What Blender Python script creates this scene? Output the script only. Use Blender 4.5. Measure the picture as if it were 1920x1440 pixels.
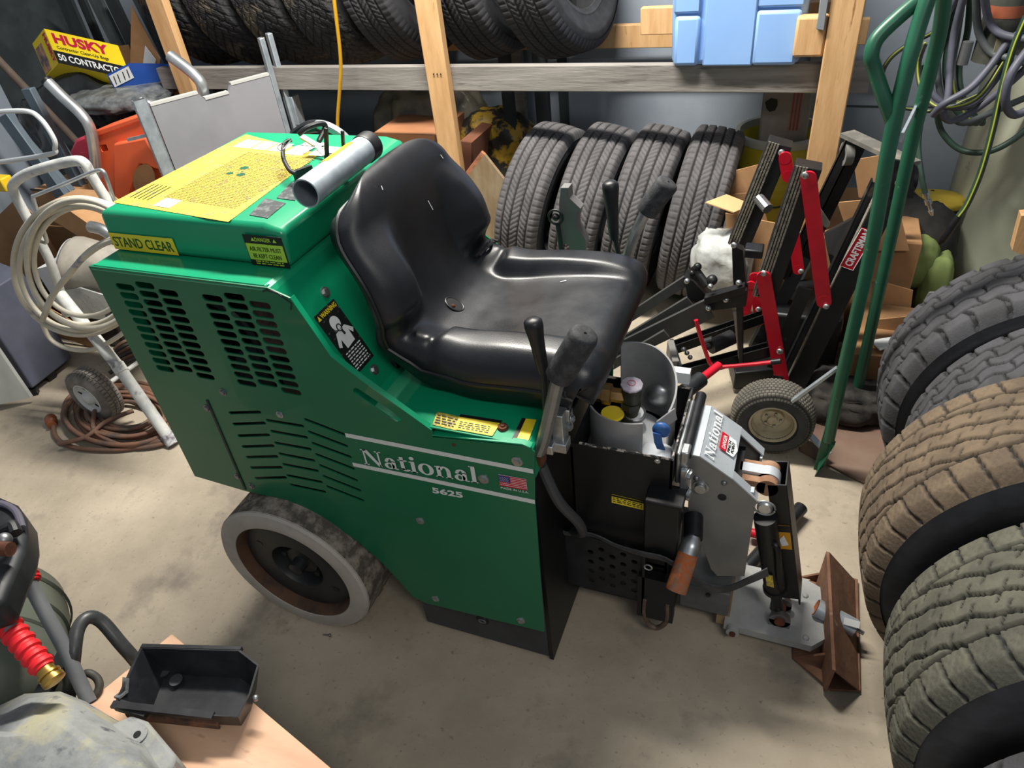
import bpy, bmesh, math, random
import numpy as np
from mathutils import Vector, Matrix
random.seed(7); rng = np.random.RandomState(7)
for _o in list(bpy.data.objects): bpy.data.objects.remove(_o)
SC = bpy.context.scene; COL = SC.collection
V = Vector; PI = math.pi
# ------------------------------------------------------------------ camera (24 mm phone lens, 1.6 m up)
FPX = 1327.0; CAMZ = 1.6
_a, _r, _y = (math.radians(t) for t in (37.205, -6.814, 24.764))
_M = np.array([[math.cos(_y), math.sin(_y), 0], [0, 0, -1], [-math.sin(_y), math.cos(_y), 0]])
_Rx = np.array([[1, 0, 0], [0, math.cos(_a), -math.sin(_a)], [0, math.sin(_a), math.cos(_a)]])
_Rz = np.array([[math.cos(_r), -math.sin(_r), 0], [math.sin(_r), math.cos(_r), 0], [0, 0, 1]])
CR = _Rz @ _Rx @ _M            # world -> camera (x right, y down, z forward)
cd = bpy.data.cameras.new('camera'); cam = bpy.data.objects.new('camera', cd); COL.objects.link(cam)
cd.sensor_width = 36; cd.lens = FPX / 1920 * 36; cd.clip_start = .02
cam.matrix_world = Matrix([[CR[0][i], -CR[1][i], -CR[2][i], (0, 0, CAMZ)[i]] for i in range(3)] + [[0, 0, 0, 1]])
SC.camera = cam
SC.view_settings.view_transform = 'Standard'; SC.view_settings.look = 'None'
SC.view_settings.exposure = 0.15; SC.view_settings.gamma = 1; SC.view_settings.use_curve_mapping = False
# ------------------------------------------------------------------ light: one ceiling lamp, one added fill + dim ambient of the closed shop
wd = bpy.data.worlds.new('world'); SC.world = wd; wd.use_nodes = True
wd.node_tree.nodes['Background'].inputs[0].default_value = (.80, .88, 1, 1)
wd.node_tree.nodes['Background'].inputs[1].default_value = .27
def area(name, loc, rot, sx, sy, watts, col=(1, .97, .92)):
    l = bpy.data.lights.new(name, 'AREA'); l.shape = 'RECTANGLE'; l.size = sx; l.size_y = sy
    l.energy = watts; l.color = col
    o = bpy.data.objects.new(name, l); COL.objects.link(o); o.location = loc; o.rotation_euler = rot
    return o
area('lamp_and_fill_light', (-1.02, 1.92, 2.72), (0, 0, .1), 1.3, .16, 145, (1, .955, .87))
area('lamp_and_fill_light', (1.0, -.6, 2.8), (0, 0, 0), 1.2, .5, 28)  # unseen fill added behind the camera to brighten the near side

# ------------------------------------------------------------------ pixel -> point on a plane of the room (1920x1440 frame)
def _ray(x, y): return CR.T @ np.array([(x - 960) / FPX, (y - 720) / FPX, 1.0])
def onz(x, y, z=0.0): d = _ray(x, y); t = (z - CAMZ) / d[2]; return V((d[0] * t, d[1] * t, z))
def ony(x, y, Y): d = _ray(x, y); t = Y / d[1]; return V((d[0] * t, Y, CAMZ + d[2] * t))
def onx(x, y, X): d = _ray(x, y); t = X / d[0]; return V((X, d[1] * t, CAMZ + d[2] * t))
# ------------------------------------------------------------------ materials
def lin(c):
    if isinstance(c, str): c = tuple(int(c[i:i + 2], 16) / 255 for i in (0, 2, 4))
    return tuple((x / 12.92 if x <= .04045 else ((x + .055) / 1.055) ** 2.4) for x in c)
MATS = {}
def mat(name, c1, c2=None, scale=8, rough=.6, metal=0, bump=0, bscale=None, detail=4, stretch=None, lo=.4, hi=.6, spec=.5, coat=0, rvar=0, trans=0, ior=1.45, attr=None, attrc=None, c3=None, s3=3, lo3=.55, hi3=.7, c4=None, s4=60, lo4=.6, hi4=.7):
    if name in MATS: return MATS[name]
    m = bpy.data.materials.new(name); m.use_nodes = True; N = m.node_tree.nodes; L = m.node_tree.links
    b = N['Principled BSDF']; b.inputs['Roughness'].default_value = rough; b.inputs['Metallic'].default_value = metal
    b.inputs['Specular IOR Level'].default_value = spec; b.inputs['Coat Weight'].default_value = coat
    b.inputs['Transmission Weight'].default_value = trans; b.inputs['IOR'].default_value = ior
    b.inputs['Base Color'].default_value = (*lin(c1), 1)
    tc = N.new('ShaderNodeTexCoord'); mp = N.new('ShaderNodeMapping'); L.new(tc.outputs['Object'], mp.inputs[0])
    if stretch: mp.inputs['Scale'].default_value = stretch
    def ramp(sc, lo, hi, ca, cb, det=detail):
        n = N.new('ShaderNodeTexNoise'); n.inputs['Scale'].default_value = sc; n.inputs['Detail'].default_value = det; n.inputs['Roughness'].default_value = .62
        L.new(mp.outputs[0], n.inputs['Vector'])
        r = N.new('ShaderNodeMapRange'); r.inputs[1].default_value = lo; r.inputs[2].default_value = hi; L.new(n.outputs[0], r.inputs[0])
        x = N.new('ShaderNodeMix'); x.data_type = 'RGBA'; L.new(r.outputs[0], x.inputs[0])
        for k, c in ((6, ca), (7, cb)):
            if isinstance(c, tuple): x.inputs[k].default_value = (*c, 1)
            else: L.new(c, x.inputs[k])
        return x.outputs[2], r.outputs[0]
    out = None
    if c2 is not None:
        out, fac = ramp(scale, lo, hi, lin(c1), lin(c2))
        if c3 is not None: out, _f = ramp(s3, lo3, hi3, out, lin(c3))
        if c4 is not None: out, _f = ramp(s4, lo4, hi4, out, lin(c4))
        if rvar:
            rr = N.new('ShaderNodeMapRange'); rr.inputs[3].default_value = rough; rr.inputs[4].default_value = rough + rvar
            L.new(fac, rr.inputs[0]); L.new(rr.outputs[0], b.inputs['Roughness'])
    if attr:
        at = N.new('ShaderNodeAttribute'); at.attribute_name = attr
        x = N.new('ShaderNodeMix'); x.data_type = 'RGBA'; L.new(at.outputs['Fac'], x.inputs[0]); x.inputs[6].default_value = (*lin(attrc), 1)
        if out is None: x.inputs[7].default_value = (*lin(c1), 1)
        else: L.new(out, x.inputs[7])
        out = x.outputs[2]
    if out is not None: L.new(out, b.inputs['Base Color'])
    if bump:
        n = N.new('ShaderNodeTexNoise'); n.inputs['Scale'].default_value = bscale or scale * 4; n.inputs['Detail'].default_value = 5
        L.new(mp.outputs[0], n.inputs['Vector'])
        bp = N.new('ShaderNodeBump'); bp.inputs['Strength'].default_value = bump; bp.inputs['Distance'].default_value = .004
        L.new(n.outputs[0], bp.inputs['Height']); L.new(bp.outputs[0], b.inputs['Normal'])
    MATS[name] = m; return m
# ------------------------------------------------------------------ mesh builder
ROOT = {}
def frame(d, up=(0, 0, 1)):
    d = V(d).normalized(); up = V(up)
    if abs(d.dot(up)) > .98: up = V((1, 0, 0)) if abs(d.x) < .9 else V((0, 1, 0))
    s = d.cross(up).normalized(); return d, s, s.cross(d).normalized()
class MB:
    def __init__(s): s.v = []; s.f = []
    def add(s, vs, fs):
        o = len(s.v); s.v += [tuple(p) for p in vs]; s.f += [tuple(i + o for i in f) for f in fs]; return s
    def box(s, c, size, rot=None):
        c = V(c); h = V(size) / 2; R = rot if rot is not None else Matrix.Identity(3)
        vs = [c + R @ V((x * h.x, y * h.y, z * h.z)) for x in (-1, 1) for y in (-1, 1) for z in (-1, 1)]
        return s.add(vs, [(0, 1, 3, 2), (4, 6, 7, 5), (0, 4, 5, 1), (2, 3, 7, 6), (0, 2, 6, 4), (1, 5, 7, 3)])
    def mm(s, a, b):
        return s.box([(a[i] + b[i]) / 2 for i in range(3)], [abs(b[i] - a[i]) for i in range(3)])
    def bar(s, p0, p1, w, h, up=(0, 0, 1)):      # rectangular bar, w sideways, h along up
        p0 = V(p0); p1 = V(p1); d, a, b = frame(p1 - p0, up)
        return s.box((p0 + p1) / 2, ((p1 - p0).length, w, h), Matrix((d, a, b)).transposed())
    def chan(s, p0, p1, w, h, t, up, openup=True):  # U channel
        p0 = V(p0); p1 = V(p1); d, a, b = frame(p1 - p0, up)
        s.bar(p0 - b * (h / 2 - t / 2), p1 - b * (h / 2 - t / 2), w, t, up)
        for k in (-1, 1): s.bar(p0 + a * k * (w / 2 - t / 2), p1 + a * k * (w / 2 - t / 2), t, h, up)
        return s
    def cyl(s, p0, p1, r, r2=None, n=20, cap=True):
        p0 = V(p0); p1 = V(p1); r2 = r if r2 is None else r2; d, a, b = frame(p1 - p0)
        vs = [p + (a * math.cos(2 * PI * i / n) + b * math.sin(2 * PI * i / n)) * q for p, q in ((p0, r), (p1, r2)) for i in range(n)]
        fs = [(i, i + n, (i + 1) % n + n, (i + 1) % n) for i in range(n)]
        if cap: fs += [tuple(range(n)), tuple(range(2 * n - 1, n - 1, -1))]
        return s.add(vs, fs)
    def lathe(s, prof, o, ax, n=32, close=False):   # prof: (radius, height along ax)
        d, a, b = frame(ax); o = V(o); vs = []; fs = []
        for r, h in prof: vs += [o + d * h + (a * math.cos(2 * PI * i / n) + b * math.sin(2 * PI * i / n)) * r for i in range(n)]
        m = len(prof)
        for j in range(m - 1 + (1 if close else 0)):
            k = (j + 1) % m
            fs += [(j * n + i, k * n + i, k * n + (i + 1) % n, j * n + (i + 1) % n) for i in range(n)]
        return s.add(vs, fs)
    def tube(s, pts, r, n=10, smooth=6, cap=True, closed=False, flat=None, radii=None):
        P = [V(p) for p in pts]
        if smooth and len(P) > 2:
            Q = []; m = len(P); rr = []
            rng_ = range(m) if closed else range(m - 1)
            for i in rng_:
                p0 = P[(i - 1) % m] if closed or i > 0 else P[0]; p1 = P[i]; p2 = P[(i + 1) % m]; p3 = P[(i + 2) % m] if closed or i + 2 < m else P[-1]
                for k in range(smooth):
                    t = k / smooth
                    Q.append(.5 * ((2 * p1) + (p2 - p0) * t + (2 * p0 - 5 * p1 + 4 * p2 - p3) * t * t + (3 * p1 - p0 - 3 * p2 + p3) * t ** 3))
                    if radii: rr.append(radii[i] * (1 - t) + radii[(i + 1) % m] * t)
            if not closed:
                Q.append(P[-1])
                if radii: rr.append(radii[-1])
            P = Q
        else: rr = radii
        m = len(P); T = []
        for i in range(m):
            a = P[(i - 1) % m] if closed or i > 0 else P[0]; b = P[(i + 1) % m] if closed or i < m - 1 else P[-1]
            t = b - a; T.append(t.normalized() if t.length > 1e-9 else V((0, 0, 1)))
        _, u, w = frame(T[0]); vs = []
        for i in range(m):
            u = (u - T[i] * u.dot(T[i])); u = u.normalized() if u.length > 1e-6 else frame(T[i])[1]
            w = T[i].cross(u); q = rr[i] if rr else r; fl = flat or 1
            vs += [P[i] + (u * math.cos(2 * PI * k / n) + w * math.sin(2 * PI * k / n) * fl) * q for k in range(n)]
        fs = [(i * n + k, ((i + 1) % m) * n + k, ((i + 1) % m) * n + (k + 1) % n, i * n + (k + 1) % n) for i in range(m if closed else m - 1) for k in range(n)]
        if cap and not closed: fs += [tuple(range(n - 1, -1, -1)), tuple(range((m - 1) * n, m * n))]
        return s.add(vs, fs)
    def prism(s, poly, ext):                        # planar polygon (3-D points) extruded by vector
        n = len(poly); e = V(ext); vs = [V(p) for p in poly] + [V(p) + e for p in poly]
        return s.add(vs, [tuple(range(n)), tuple(range(2 * n - 1, n - 1, -1))] + [(i, i + n, (i + 1) % n + n, (i + 1) % n) for i in range(n)])
    def ribbon(s, pts, wvec, t):                    # strap: polyline swept with width vector(s) and thickness
        n = len(pts); vs = []; fs = []
        for i, p in enumerate(pts):
            w = V(wvec[i] if isinstance(wvec, list) else wvec); p = V(p)
            a = V(pts[min(i + 1, n - 1)]) - V(pts[max(i - 1, 0)]); nn = a.cross(w).normalized() * t / 2
            vs += [p - w / 2 - nn, p + w / 2 - nn, p + w / 2 + nn, p - w / 2 + nn]
        for i in range(n - 1):
            o = i * 4; fs += [(o + k, o + (k + 1) % 4, o + 4 + (k + 1) % 4, o + 4 + k) for k in range(4)]
        fs += [(3, 2, 1, 0), tuple(4 * n - 4 + k for k in range(4))]
        return s.add(vs, fs)
    def ball(s, c, r, n=14, sc=(1, 1, 1)):
        prof = [(math.sin(PI * i / n) * r + 1e-5, -math.cos(PI * i / n) * r) for i in range(n + 1)]
        k = len(s.v); s.lathe(prof, (0, 0, 0), (0, 0, 1), n * 2)
        for i in range(k, len(s.v)): p = s.v[i]; s.v[i] = (c[0] + p[0] * sc[0], c[1] + p[1] * sc[1], c[2] + p[2] * sc[2])
        return s
    def grid(s, fn, nu, nv, closed_u=False):
        vs = [fn(i, j) for i in range(nu) for j in range(nv)]
        fs = [(i * nv + j, ((i + 1) % nu) * nv + j, ((i + 1) % nu) * nv + j + 1, i * nv + j + 1) for i in range(nu if closed_u else nu - 1) for j in range(nv - 1)]
        return s.add(vs, fs)
    def obj(s, name, m, parent=None, bev=0, smooth=35, **kw):
        loc = ROOT.get(parent.name, V((0, 0, 0))) if parent else V((0, 0, 0))
        org = V(kw.pop('org')) if 'org' in kw else None
        off = loc if parent else (org or V((0, 0, 0)))
        me = bpy.data.meshes.new(name); me.from_pydata([(p[0] - off.x, p[1] - off.y, p[2] - off.z) for p in s.v], [], s.f)
        bm = bmesh.new(); bm.from_mesh(me); bmesh.ops.recalc_face_normals(bm, faces=bm.faces); bm.to_mesh(me); bm.free()
        me.polygons.foreach_set('use_smooth', [True] * len(me.polygons)); me.set_sharp_from_angle(angle=math.radians(smooth))
        me.materials.append(m); o = bpy.data.objects.new(name, me); COL.objects.link(o)
        if parent: o.parent = parent; ROOT[o.name] = loc
        else: o.location = off; ROOT[o.name] = off
        if bev:
            b = o.modifiers.new('bevel', 'BEVEL'); b.width = bev; b.segments = 2; b.limit_method = 'ANGLE'; b.angle_limit = .6
        for k, v in kw.items(): o[k] = v
        return o
def thing(name, loc, label, category, group=None):
    o = bpy.data.objects.new(name, None); o.empty_display_size = .05; COL.objects.link(o); o.location = loc
    o['label'] = label; o['category'] = category
    if group: o['group'] = group
    ROOT[o.name] = V(loc); return o
def lab(o, label, category, group=None):
    o['label'] = label; o['category'] = category
    if group: o['group'] = group
    return o
def copy_tree(o, parent=None):
    c = o.copy(); COL.objects.link(c)
    if parent: c.parent = parent
    for ch in list(o.children): copy_tree(ch, c)
    return c
def flat(name, outer, holes, o, u, v, t, m, parent=None, bev=0, **kw):
    """sheet cut from 2-D loops: outer + holes in (a,b) metres -> o + a*u + b*v, thickness t centred"""
    cu = bpy.data.curves.new(name, 'CURVE'); cu.dimensions = '2D'; cu.fill_mode = 'BOTH'; cu.extrude = t / 2
    for lp in [outer] + list(holes):
        sp = cu.splines.new('POLY'); sp.points.add(len(lp) - 1); sp.use_cyclic_u = True
        for i, p in enumerate(lp): sp.points[i].co = (p[0], p[1], 0, 1)
    tmp = bpy.data.objects.new('tmp', cu); COL.objects.link(tmp); dg = bpy.context.evaluated_depsgraph_get()
    me0 = bpy.data.meshes.new_from_object(tmp.evaluated_get(dg)); bpy.data.objects.remove(tmp); bpy.data.curves.remove(cu)
    u = V(u).normalized(); v = V(v).normalized(); n = u.cross(v); o = V(o); mb = MB()
    mb.add([o + u * p.co.x + v * p.co.y + n * p.co.z for p in me0.vertices], [tuple(f.vertices) for f in me0.polygons]); bpy.data.meshes.remove(me0)
    return mb.obj(name, m, parent, bev, **kw)
def decal(name, o, u, v, w, h, m, parent, lift=.0006, t=.0008):
    u = V(u).normalized(); v = V(v).normalized(); n = u.cross(v); o = V(o) + n * lift
    return MB().prism([o, o + u * w, o + u * w + v * h, o + v * h], n * t).obj(name, m, parent)
def quad(name, pts, m, parent, t=.0008, lift=.0006):
    p = [V(q) for q in pts]; n = (p[1] - p[0]).cross(p[3] - p[0]).normalized()
    if n.dot(V((0, 0, CAMZ)) - p[0]) < 0: n = -n      # outward side of the surface
    return MB().prism([q + n * lift for q in p], n * t).obj(name, m, parent)
def text(name, s, o, u, v, w, h, m, parent, lift=.0016, t=.0006, bold=0, shear=0):
    cu = bpy.data.curves.new('t', 'FONT'); cu.body = s; cu.size = 1; cu.resolution_u = 3; cu.offset = bold; cu.shear = shear; cu.extrude = .5
    tmp = bpy.data.objects.new('tmp', cu); COL.objects.link(tmp); dg = bpy.context.evaluated_depsgraph_get()
    me0 = bpy.data.meshes.new_from_object(tmp.evaluated_get(dg)); bpy.data.objects.remove(tmp); bpy.data.curves.remove(cu)
    vs = [tuple(p.co) for p in me0.vertices]; fs = [tuple(f.vertices) for f in me0.polygons]; bpy.data.meshes.remove(me0)
    x0 = min(p[0] for p in vs); x1 = max(p[0] for p in vs); y0 = min(p[1] for p in vs); y1 = max(p[1] for p in vs)
    u = V(u).normalized(); v = V(v).normalized(); n = u.cross(v); o = V(o) + n * lift
    return MB().add([o + u * (p[0] - x0) / (x1 - x0) * w + v * (p[1] - y0) / (y1 - y0) * h + n * p[2] * t for p in vs], fs).obj(name, m, parent)
def lines(name, o, u, v, w, h, nl, m, parent, lift=.0014, seed=1):     # rows of tiny print
    r = random.Random(seed); u = V(u).normalized(); v = V(v).normalized(); n = u.cross(v); o = V(o) + n * lift; mb = MB()
    for k in range(nl):
        x = 0; y = h * (k + .3) / nl; hh = h / nl * .42
        while x < w:
            l = min(r.uniform(.004, .012), w - x)
            if l > .002: mb.prism([o + u * x + v * y, o + u * (x + l) + v * y, o + u * (x + l) + v * (y + hh), o + u * x + v * (y + hh)], n * .0004)
            x += l + .003
    return mb.obj(name, m, parent, kind='stuff')
def bolt(p, n, r, m, parent, name='bolt', washer=True, hh=None):
    n = V(n).normalized(); p = V(p); mb = MB(); hh = hh or r * .8
    if washer: mb.cyl(p, p + n * .0015, r * 1.5, n=14)
    mb.cyl(p + n * .001, p + n * hh, r, r * .96, n=6); return mb.obj(name, m, parent)
# ------------------------------------------------------------------ shared materials
M_floor = mat('concrete', '988d7c', 'b0a491', 2.2, rough=.82, bump=.45, bscale=38, detail=11, lo=.38, hi=.64, c3='82796d', s3=5.5, lo3=.54, hi3=.70, c4='746b60', s4=70, lo4=.60, hi4=.74)
M_blue = mat('painted_wall_sheet', '858f9c', '98a1ab', 3, rough=.7, bump=.1, bscale=120, lo=.3, hi=.7)
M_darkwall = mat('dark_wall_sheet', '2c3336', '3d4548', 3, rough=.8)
M_pine = mat('raw_pine', 'c9a274', 'b58c5e', 6, rough=.75, bump=.15, stretch=(6, 6, .8), lo=.35, hi=.7, c3='93683f', s3=9, lo3=.66, hi3=.74)
M_grey_wood = mat('weathered_board', '6e6a66', '8b8782', 5, rough=.85, bump=.3, stretch=(.8, 5, 9), lo=.3, hi=.7, c3='54504c', s3=4, lo3=.62, hi3=.7)
M_ply = mat('plywood', 'b98d68', 'd0a883', 4, rough=.7, stretch=(1, 3, 1), lo=.3, hi=.7, bump=.05)
M_ply_dark = mat('scrap_plywood', '8f7a5a', '6f5c42', 5, rough=.8, stretch=(1, 1, 4), lo=.4, hi=.6)
M_rub = mat('tyre_rubber', '2b2c2f', '35363a', 20, rough=.78, bump=.12, bscale=90)
M_card = mat('cardboard', 'a57c55', 'b68d64', 5, rough=.85, bump=.05)
M_card_d = mat('cardboard_inner', '8d6a48', '9d7752', 5, rough=.88)
M_black = mat('black_plastic', '131417', '1b1c20', 30, rough=.42)
M_blackp = mat('black_paint', '0e0f11', '191a1d', 10, rough=.45, lo=.4, hi=.7)
M_blacks = mat('satin_black_steel', '1a1c1f', '26282b', 14, rough=.5, metal=.2)
M_steel = mat('bare_steel', '7d7e80', '8f9092', 12, rough=.42, metal=.85, lo=.3, hi=.7)
M_zinc = mat('zinc_plated', 'a5a8aa', 'c2c4c5', 20, rough=.35, metal=.9)
M_galv = mat('galvanised_steel', '97a2ab', 'bac4cc', 22, rough=.45, metal=.65, lo=.3, hi=.7)
M_rust = mat('rusty_steel', '6e3f28', '4a2a1d', 16, rough=.85, metal=.2, lo=.35, hi=.6, c3='8c5a3c', s3=7, bump=.3)
M_alu = mat('aluminium_tube', 'b3b8bb', 'cdd1d3', 10, rough=.35, metal=.8)
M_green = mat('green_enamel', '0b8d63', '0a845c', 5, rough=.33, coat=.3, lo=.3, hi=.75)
M_green_shaded = mat('shaded_green_enamel', '096040', '0a6643', 5, rough=.38, coat=.2, lo=.3, hi=.75)  # same enamel as the hood, shade of the sides put into the colour
M_yel = mat('yellow_label', 'e8cf2e', 'e0c62c', 12, rough=.45)
M_yelw = mat('worn_yellow_label', 'd9c23a', '8d7f3a', 190, rough=.6, lo=.43, hi=.62, detail=5, c3='8b7f52', s3=48, lo3=.53, hi3=.64)
M_white = mat('white_print', 'dfe2e2', rough=.5)
M_blackpr = mat('black_print', '121212', rough=.5)
M_silverpr = mat('silver_vinyl', 'c9cecb', rough=.4)
M_red = mat('red_paint', 'b30f24', 'c2142a', 8, rough=.38)
M_redh = mat('red_rubber', 'c9151f', 'd81f28', 12, rough=.55)
M_htgreen = mat('dark_green_paint', '1a4c38', '205842', 9, rough=.38, lo=.3, hi=.7, c3='5c7466', s3=30, lo3=.68, hi3=.72)
# ------------------------------------------------------------------ room
X0, X1, YB = -3.75, 2.2, 3.36
MB().mm((X0 - .3, -1.6, -.06), (X1, YB + .1, 0)).obj('floor', M_floor, kind='structure')
MB().mm((X0 - .3, YB, 0), (X1, YB + .06, 2.9)).obj('wall_back', M_blue, kind='structure')
b = MB()
for i in range(12):
    y0 = -1.6 + i * .345; b.mm((X0 - .05, y0, 0), (X0, y0 + .337, 2.9))
b.mm((X0 - .07, -1.6, 0), (X0 - .03, 2.52, 2.9)).obj('wall_left', M_blue, kind='structure')
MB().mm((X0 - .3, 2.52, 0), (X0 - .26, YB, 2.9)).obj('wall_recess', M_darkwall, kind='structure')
MB().mm((X1, -1.6, 0), (X1 + .05, YB + .06, 2.9)).obj('wall_right', M_blue, kind='structure')
# joint strips between the wall sheets
for k, x in enumerate((-1.12, .1)):
    MB().mm((x, YB - .012, 0), (x + .045, YB, 2.9)).obj('trim_%d' % (k + 1), M_darkwall, kind='structure')
MB().mm((.1, YB - .004, .585), (X1, YB, .59)).obj('trim_3', M_darkwall, kind='structure')
# ------------------------------------------------------------------ tyres
def sst(x, a, b): t = np.clip((x - a) / (b - a), 0, 1); return t * t * (3 - 2 * t)
def near(x, p):                              # distance to nearest multiple of p
    return np.abs((x + p / 2) % p - p / 2)
def pat_road(a, v, W):                       # ribs with fine diagonal cuts
    h = np.ones_like(a); y = v * W / 2 * .8
    for g in (-.052, -.018, .018, .052): h = np.minimum(h, sst(np.abs(y - g), .0022, .0045))
    k = np.sign((np.floor((y + .052) / .035)) % 2 - .5)
    s = near(a + y * k * .9, .021); rib = (np.abs(y) < .052)
    h = np.minimum(h, np.where(rib, .45 + .55 * sst(s, .0012, .0035), 1))
    s = near(a, .026); h = np.minimum(h, np.where(np.abs(y) > .06, .5 + .5 * sst(s, .0012, .0035), 1))
    return h
def pat_lug(a, v, W):                        # staggered blocks with arced cuts
    h = np.ones_like(a); y = v * W / 2 * .8; P = .0730 if W < .26 else .07
    L_ = (-.066, -.028, .004, .034, .068)
    w = .0035 * np.sin(a * 2 * PI / P)
    for i, g in enumerate(L_): h = np.minimum(h, sst(np.abs(y - g - w * (1 if i in (0, 4) else 1.8)), .0012, .0034))
    band = np.digitize(y - w, L_)
    off = np.array([0, .55, .15, .65, .3, .8])[band] * P
    cen = np.array([-.09, -.047, -.012, .019, .051, .09])[band]
    sg = np.where(band % 2 == 0, 1, -1)
    s = near(a + off + sg * 13 * (y - cen) ** 2 + y * .25, P); wd_ = np.where((band == 0) | (band == 5), .0045, .0012)
    return np.minimum(h, sst(s, wd_, wd_ + .0022))
def pat_at(a, v, W):                         # long slanted grooves crossed by cuts, lugs on the shoulders
    h = np.ones_like(a); y = v * W / 2 * .8; per = 2 * PI * .378; pitch = .041; sl = pitch * 15 / per; P = per / 36
    q = y + a * sl + .0022 * np.sin(a * 2 * PI / P)
    mid = (y > -.074) & (y < .074)
    row = np.floor(q / pitch + .5)
    h = np.minimum(h, np.where(mid, sst(near(q, pitch), .0020, .0044), 1))
    s2 = near(a - y * .62 + (row % 2) * P * .35, P); h = np.minimum(h, np.where(mid, .1 + .9 * sst(s2, .0011, .0034), 1))
    for g in (-.074, .074): h = np.minimum(h, sst(np.abs(y - g), .0018, .0042))
    s3 = near(a + y * .2, P * .8); h = np.minimum(h, np.where(mid, 1, sst(s3, .0016, .0040)))
    s4 = near(a + .5 * y + .003 * np.sin(y * 500), P * .2); sip = .80 + .20 * sst(s4, .0004, .0018); return np.minimum(h, np.where(mid, 1, sip))
def pat_herring(a, v, W):                    # worn winter blocks
    h = np.ones_like(a); y = v * W / 2 * .8
    s = near(a + np.abs(y) * 1.1, .05); h = sst(s, .0015, .004)
    s = near(y + .006 * np.sin(a * 2 * PI / .05), .034); h = np.minimum(h, sst(s, .001, .0035) * .8 + .2)
    return np.minimum(h, .6 + .4 * sst(near(a - y * .8, .012), .001, .003))
def pat_turf(a, v, W):
    y = v * W / 2 * .8; h = sst(near(y, .011), .0008, .0022)
    return np.minimum(h, sst(near(a + (np.floor(y / .011) % 2) * .006, .012), .0008, .0022))
def grid_obj(name, P, m, parent=None, attr=None, wrap=True):
    nu, nv = P.shape[:2]; me = bpy.data.meshes.new(name)
    i = np.arange(nu if wrap else nu - 1)[:, None]; j = np.arange(nv - 1)[None, :]; i2 = (i + 1) % nu
    q = np.stack([i * nv + j, i2 * nv + j, i2 * nv + j + 1, i * nv + j + 1], -1).reshape(-1, 4)
    me.vertices.add(nu * nv); me.vertices.foreach_set('co', P.reshape(-1).astype(np.float32))
    me.loops.add(q.size); me.loops.foreach_set('vertex_index', q.reshape(-1).astype(np.int32))
    me.polygons.add(len(q)); me.polygons.foreach_set('loop_start', np.arange(len(q), dtype=np.int32) * 4)
    try: me.polygons.foreach_set('loop_total', np.full(len(q), 4, dtype=np.int32))
    except Exception: pass
    me.update(calc_edges=True); me.validate(); me.polygons.foreach_set('use_smooth', [True] * len(me.polygons))
    if attr is not None:
        at = me.attributes.new('top', 'FLOAT', 'POINT'); at.data.foreach_set('value', attr.reshape(-1).astype(np.float32))
    me.materials.append(m); o = bpy.data.objects.new(name, me); COL.objects.link(o)
    if parent: o.parent = parent; ROOT[o.name] = ROOT.get(parent.name, V())
    return o
def tyre(name, R, W, rim, pat, mtread, label, group=None, nu=480, nv=54, depth=.008, hubfn=None, shoulder=1.28):
    """axis = local Y, centre at local origin; children: casing, tread"""
    root = thing(name, (0, 0, 0), label, 'tyre', group)
    # casing profile (radius, y): outer side, bead, inside, mirrored
    hw = W / 2
    side = [(R - .012, hw * .76), (R - .03, hw * .93), (R - .05, hw * .985), (R - (R - rim) * .38, hw * 1.0), (R - (R - rim) * .42, hw * 1.012), (R - (R - rim) * .46, hw * 1.0), (R - (R - rim) * .62, hw * .97), (rim + .028, hw * .86), (rim + .02, hw * .87), (rim + .012, hw * .82), (rim, hw * .78), (rim - .002, hw * .72), (rim + .008, hw * .68),
            (rim + .04, hw * .84), (R - (R - rim) * .4, hw * .93), (R - .04, hw * .85), (R - .024, hw * .6)]
    prof = side + [(R - .02, 0)] + [(r, -y) for r, y in side[::-1]] + [(R - .0125, -hw * .7), (R - .0125, hw * .7)]
    MB().lathe(prof, (0, 0, 0), (0, 1, 0), 72, close=True).obj('casing', M_rub, root)
    th = np.arange(nu) * 2 * PI / nu; sh = shoulder
    v = np.linspace(-sh, sh, nv); A, Vv = np.meshgrid(th * R, v, indexing='ij'); per = 2 * PI * R
    h = pat(A, Vv, W)
    av = np.abs(Vv); y = np.where(av < 1, Vv * hw * .8, np.sign(Vv) * (hw * .8 + np.minimum(av - 1, .3) * hw * .62))
    r = R - .006 * np.minimum(av, 1) ** 2 - np.where(av > 1, (av - 1) * .05 + ((av - 1) / .3) ** 2 * .016, 0)
    r = r - depth * (1 - h) * np.clip((sh - av) / .05, 0, 1) + 0
    P = np.stack([-r * np.sin(A / R), y, -r * np.cos(A / R)], -1)
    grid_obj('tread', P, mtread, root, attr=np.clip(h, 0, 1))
    return root
def put(o, loc, yaw=0, lean=0, roll=0, label=None, group=None):
    """yaw about Z of the tyre axis (0 = axis along Y), lean tips the top along the axis, roll spins the tyre"""
    Rm = Matrix.Rotation(yaw, 4, 'Z') @ Matrix.Rotation(-lean, 4, 'X') @ Matrix.Rotation(roll, 4, 'Y')
    o.matrix_world = Matrix.Translation(loc) @ Rm
    if label: o['label'] = label
    if group: o['group'] = group
    return o
def put_base(o, x, y, R, yaw=0, lean=0, roll=0, z=0, **k):
    n = V((-math.sin(yaw), math.cos(yaw), 0)); c = V((x, y, z)) + (V((0, 0, 1)) * math.cos(lean) + n * math.sin(lean)) * R
    c.z += abs(math.sin(lean)) * .1
    return put(o, c, yaw, lean, roll, **k)
T_brown = mat('dusty_brown_tread', '6d5e4c', '5b4e40', 14, rough=.9, bump=.2, bscale=200, attr='top', attrc='171411')
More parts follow.
